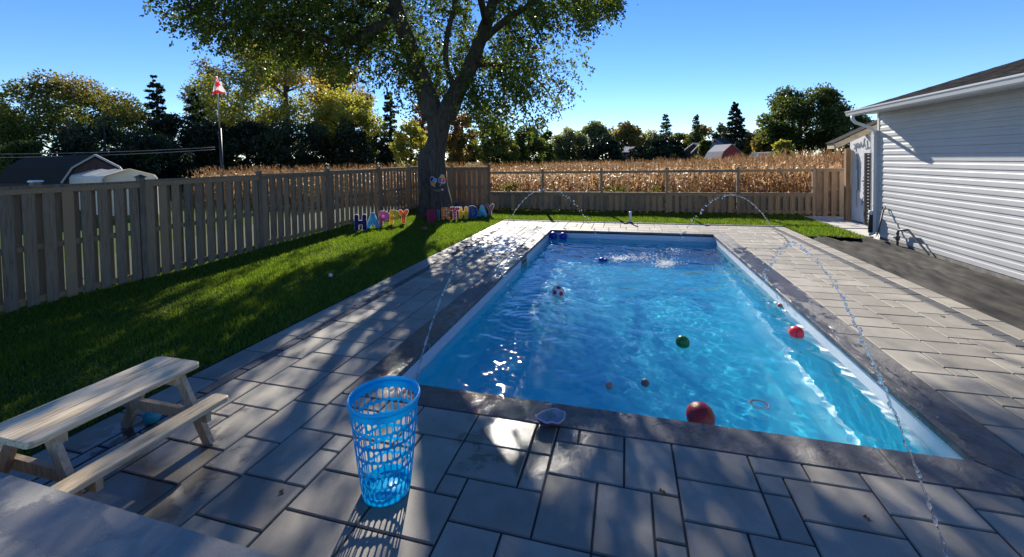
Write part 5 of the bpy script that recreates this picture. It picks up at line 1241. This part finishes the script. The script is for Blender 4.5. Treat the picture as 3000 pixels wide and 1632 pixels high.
# balloon cut-outs on the trunk
def balloons(label, px, py, cols, tailx):
    p = at(px, py, 14.72); root = empty('balloon_sign', label, 'balloon sign', tuple(p), rz=.3); s = .012
    def disc(B, x, z, r, y): B.add([(x + r * .9 * math.cos(a_), y, z + r * 1.15 * math.sin(a_)) for a_ in np.linspace(0, 2 * np.pi, 24, endpoint=False)] + [(x + r * .9 * math.cos(a_), y + .006, z + r * 1.15 * math.sin(a_)) for a_ in np.linspace(0, 2 * np.pi, 24, endpoint=False)], [tuple(range(24))] + [(k, 24 + k, 24 + (k + 1) % 24, (k + 1) % 24) for k in range(24)], .5)
    B = MB()
    for k, (x, z, r, m) in enumerate(cols): disc(B, x, z, r + s, .01 + .001 * k)
    B.tube([(0, .012, -.08), (tailx * .5, .012, -.16), (tailx, .012, -.2)], .01, 6); B.build('backing', M_white, root)
    for k, (x, z, r, m) in enumerate(cols): B = MB(); disc(B, x, z, r, -.004 - .007 * k); B.build('balloon', m, root)
balloons('blue balloon bunch cut-out pinned to the maple trunk', 1269, 532, [(-.035, .075, .075, c_['navy']), (.045, .03, .075, c_['sky']), (-.01, -.055, .07, c_['ora'])], .07)
balloons('red purple and yellow balloon bunch cut-out pinned to the maple trunk', 1294, 528, [(.02, .09, .085, c_['yel']), (-.05, -.0, .08, rgbm('mauve_print', (.35, .16, .38))), (.055, -.02, .085, c_['rdot'])], -.07)
root = empty('tree_shelf', 'small weathered board shelf with a white knob fixed to the trunk', 'shelf', tuple(at(1284, 558, 14.66)))
B = MB(); B.bar((-.18, 0, .01), (.15, .02, .02), .10, .02); B.bar((-.12, .02, -.05), (.06, .02, -.03), .08, .02); B.build('board', M_fence, root); V, F = ICO[2]; mesh_np('knob', V * .035 + (.17, -.02, .03), F, M_capw, root, smooth=True)

# ------------------------------------------------------------------ house side clutter
M_steel = mat('worn_steel', (.35, .33, .30), (.5, .48, .44), scale=8, rough=.4, metallic=.7)
M_pipe = mat('grey_pipe', (.10, .10, .10), rough=.55)
sp = empty('shovel', 'black shovel with steel blade leaning against the house corner', 'shovel', (5.75, 12.0, 0))
a = Vector(atx(2565, 718, 5.74)) - sp.location; b = Vector(atx(2590, 606, 6.13)) - sp.location
B = MB(); B.tube([a + (b - a) * .28, b - (b - a) * .08], .019, 8); B.build('shaft', M_dark, sp)
B = MB(); d_ = (b - a).normalized(); s_ = Vector((0, 1, 0)); h0 = b - d_ * .12
B.tube([h0, h0 + s_ * .055 + d_ * .06, h0 + s_ * .05 + d_ * .13, h0 - s_ * .05 + d_ * .13, h0 - s_ * .055 + d_ * .06, h0], .014, 6); B.build('handle', M_dark, sp)
vs = []; 
for f, wv in ((.0, .02), (.06, .10), (.16, .12), (.27, .115), (.33, .08)):
    c0 = a + (b - a).normalized() * (.33 - f); nrm = d_.cross(s_)
    for s2 in (-1, -.5, 0, .5, 1): vs.append(c0 + s_ * wv * s2 + nrm * (.03 * (s2 * s2 - .5)))
fs = [(j * 5 + k, j * 5 + k + 1, (j + 1) * 5 + k + 1, (j + 1) * 5 + k) for j in range(4) for k in range(4)]
B = MB(); B.add(vs, fs, .5, smooth=True); bl = B.build('blade', M_steel, sp); md = bl.modifiers.new('t', 'SOLIDIFY'); md.thickness = .003
root = empty('gas_pipe', 'bent grey pipe standing out of the ground in front of the siding', 'pipe', (6.08, 11.69, 0))
B = MB(); B.tube([(0, 0, -.1), (0, 0, .26), (0, -.02, .32), (0, -.06, .345), (0, -.38, .40)], .024, 8); B.build('riser', M_pipe, root)
B = MB(); B.lathe([(.034, .0), (.045, .02), (.045, .09), (.034, .11)], 10, (0, 0, .10), cap=True); B.lathe([(.032, .0), (.032, .05)], 10, (0, 0, .24), cap=True); B.tube([(0, .02, .15), (-.05, .06, .15)], .018, 6); B.build('valve', M_pipe, root)
B = MB(); B.bar((0, -.38, .40), (.03, -1.0, -.02), .03, .03); B.build('brace', M_pipe, root)
root = empty('downspout_sleeve', 'black and white sleeve strapped beside the downspout foot', 'sleeve', (WX - .13, WY + .05, 0))
B = MB(); B.tube([(0, 0, .06), (0, 0, .55)], .05, 10); B.build('black_tube', M_dark, root); B = MB(); B.tube([(0, 0, .55), (0, 0, .66)], .04, 10); B.build('white_cap', M_trimw, root)

# ------------------------------------------------------------------ water jets
M_drop = bpy.data.materials.new('water_drop'); M_drop.use_nodes = True; t = M_drop.node_tree; t.nodes.remove(t.nodes['Principled BSDF'])
g1 = N(t, 'ShaderNodeBsdfGlass', i_Roughness=0.02, i_IOR=1.33); t.links.new(g1.outputs[0], t.nodes['Material Output'].inputs[0])
M_glint = mat('glint_foam', (.85, .88, .9), rough=.35, trans=.4, spec=1)
def jet(label, src, dst, apex, n, r0, seed):
    g = np.random.default_rng(seed); src, dst = np.array(src), np.array(dst); Vs, Fs = [], []; nb = 0; V0, F0 = ICO[2]
    root_p = src
    h = apex - src[2]; h2 = apex - dst[2]; ta = math.sqrt(2 * h / 9.81); tb = math.sqrt(2 * h2 / 9.81); tt = ta + tb
    for k in range(n):
        f = (k + g.uniform(-.45, .45)) / n; tm = f * tt; br = f ** 1.2
        p = src + (dst - src) * f; p[2] = src[2] + math.sqrt(2 * 9.81 * h) * tm - 4.905 * tm * tm
        p = p + g.normal(0, 1, 3) * (.002 + .03 * br)
        v = (dst - src) / tt; vz = math.sqrt(2 * 9.81 * h) - 9.81 * tm; d_ = Vector((v[0], v[1], vz)).normalized()
        r = r0 * g.uniform(.3, 1.2) * (.75 + .45 * br); stre = 1 + (2.4 * max(0, .32 - f) / .32) + g.uniform(0, .5)
        Rm = np.array(d_.to_track_quat('Z', 'Y').to_matrix()); Q = (V0 * (1 + .12 * np.sin(V0[:, :1] * 5 + k))) * (r, r, r * stre) @ Rm.T + p - root_p
        Vs.append(Q); Fs.append(F0 + nb); nb += len(V0)
    B = MB(); pp = []
    for f in np.linspace(0, .5, 26):
        tm = f * tt; p = src + (dst - src) * f; p[2] = src[2] + math.sqrt(2 * 9.81 * h) * tm - 4.905 * tm * tm; pp.append(tuple(p - root_p))
    B.tube(pp, [.0055 * (1 - .7 * k / 25) * (1 + .25 * math.sin(k * 2.1)) for k in range(26)], 6); vb = np.array(B.v); fb = np.array([f[:4] for f in B.f if len(f) == 4]); tri = np.concatenate([fb[:, [0, 1, 2]], fb[:, [0, 2, 3]]]) + nb; Vs.append(vb); Fs.append(tri)
    o = mesh_np('water_jet', np.concatenate(Vs), np.concatenate(Fs), M_drop, smooth=True, loc=tuple(root_p)); o['kind'] = 'thing'; return tag(o, label, 'water jet', 'deck jets arcing into the pool')
def solve_apex(src, dst, px, py):
    # apex height whose trajectory peaks at the photo's pixel row
    best = None
    for a_ in np.linspace(.15, 2.2, 300):
        h = a_ - src[2]; h2 = a_ - dst[2]; ta = math.sqrt(h); tb = math.sqrt(h2); f = ta / (ta + tb); p = np.array(src) + (np.array(dst) - np.array(src)) * f; p[2] = a_
        c_ = RM.T @ (p - (0, 0, CAMH)); y_ = PPY - FPX * c_[2] / c_[1]
        if best is None or abs(y_ - py) < best[0]: best = (abs(y_ - py), a_)
    return best[1]
JS = [('jet arcing from the near left coping past the blue basket', atz(1213, 1128), atz(1516, 921, WZ), (1402, 728), 110, .013, 1),
      ('jet arcing from the far left patio before the open fence', atz(1480, 668), atz(1766, 720, WZ), (1620, 553), 84, .017, 2),
      ('jet arcing from the far right patio before the open fence', atz(2268, 676), atz(1982, 722, WZ), (2130, 571), 100, .018, 3),
      ('jet arcing from the near right corner towards the sunny coping', np.array((1.50, 2.35, 0)), atz(2225, 850, WZ), (2345, 735), 150, .0125, 4)]
for lab, s_, d_, (ax, ay), n, r0, sd in JS:
    jet(lab, s_, d_, solve_apex(s_, d_, ax, ay), n, r0, sd)
# splash bubbles, mostly standing in for sun glints, by the far jets
g = np.random.default_rng(9); Vs, Fs = [], []; nb = 0; V0, F0 = ICO[1]
for (px, py, sx_, sy_, n) in ((1815, 757, 42, 8, 330), (1948, 772, 26, 10, 360), (1880, 752, 60, 12, 150), (1975, 738, 25, 8, 45), (1950, 765, 70, 18, 60)):
    for k in range(n):
        p = atz(px + g.normal(0, sx_ * .55), py + g.normal(0, sy_ * .6), WZ); r = g.uniform(.006, .022)
        if not (X0 < p[0] < X1 and Y0 < p[1] < Y1): continue
        Vs.append(V0 * (r, r, r * .6) + (p[0], p[1], water_h(p[0], p[1]) + r * .15)); Fs.append(F0 + nb); nb += len(V0)
fo = mesh_np('splash_glints', np.concatenate(Vs), np.concatenate(Fs), M_glint, smooth=True); tag(fo, 'patch of white splash and stand-in sun glints where the far jets land', 'glint_foam', kind='stuff')
# fallen leaves
M_litter = mat('fallen_leaf', (.10, .05, .025), (.18, .09, .03), scale=30, rough=.8, tint=.3)
for k, (px, py) in enumerate(((2762, 928), (1939, 1442), (824, 1445), (2540, 1520), (1480, 715), (2300, 680), (1470, 735), (1515, 728), (1230, 845), (2690, 1690))):
    p = atz(px, py); g = np.random.default_rng(k); B = MB(); s_ = g.uniform(.022, .035); a0 = g.uniform(0, 6)
    pts = [(s_ * r_ * math.cos(a0 + a_), s_ * r_ * math.sin(a0 + a_), .006 + .006 * math.sin(3 * a_)) for a_, r_ in zip(np.linspace(0, 2 * np.pi, 10, endpoint=False), (1.2, .5, .9, .45, .8, .5, .8, .45, .9, .5))]
    B.add([(0, 0, .004)] + pts, [(0, 1 + q, 1 + (q + 1) % 10) for q in range(10)], .5)
    o = B.build('fallen_leaf', M_litter, loc=(p[0], p[1], .002)); tag(o, 'small curled brown leaf lying on the pavers', 'leaf', 'fallen leaves on the patio')
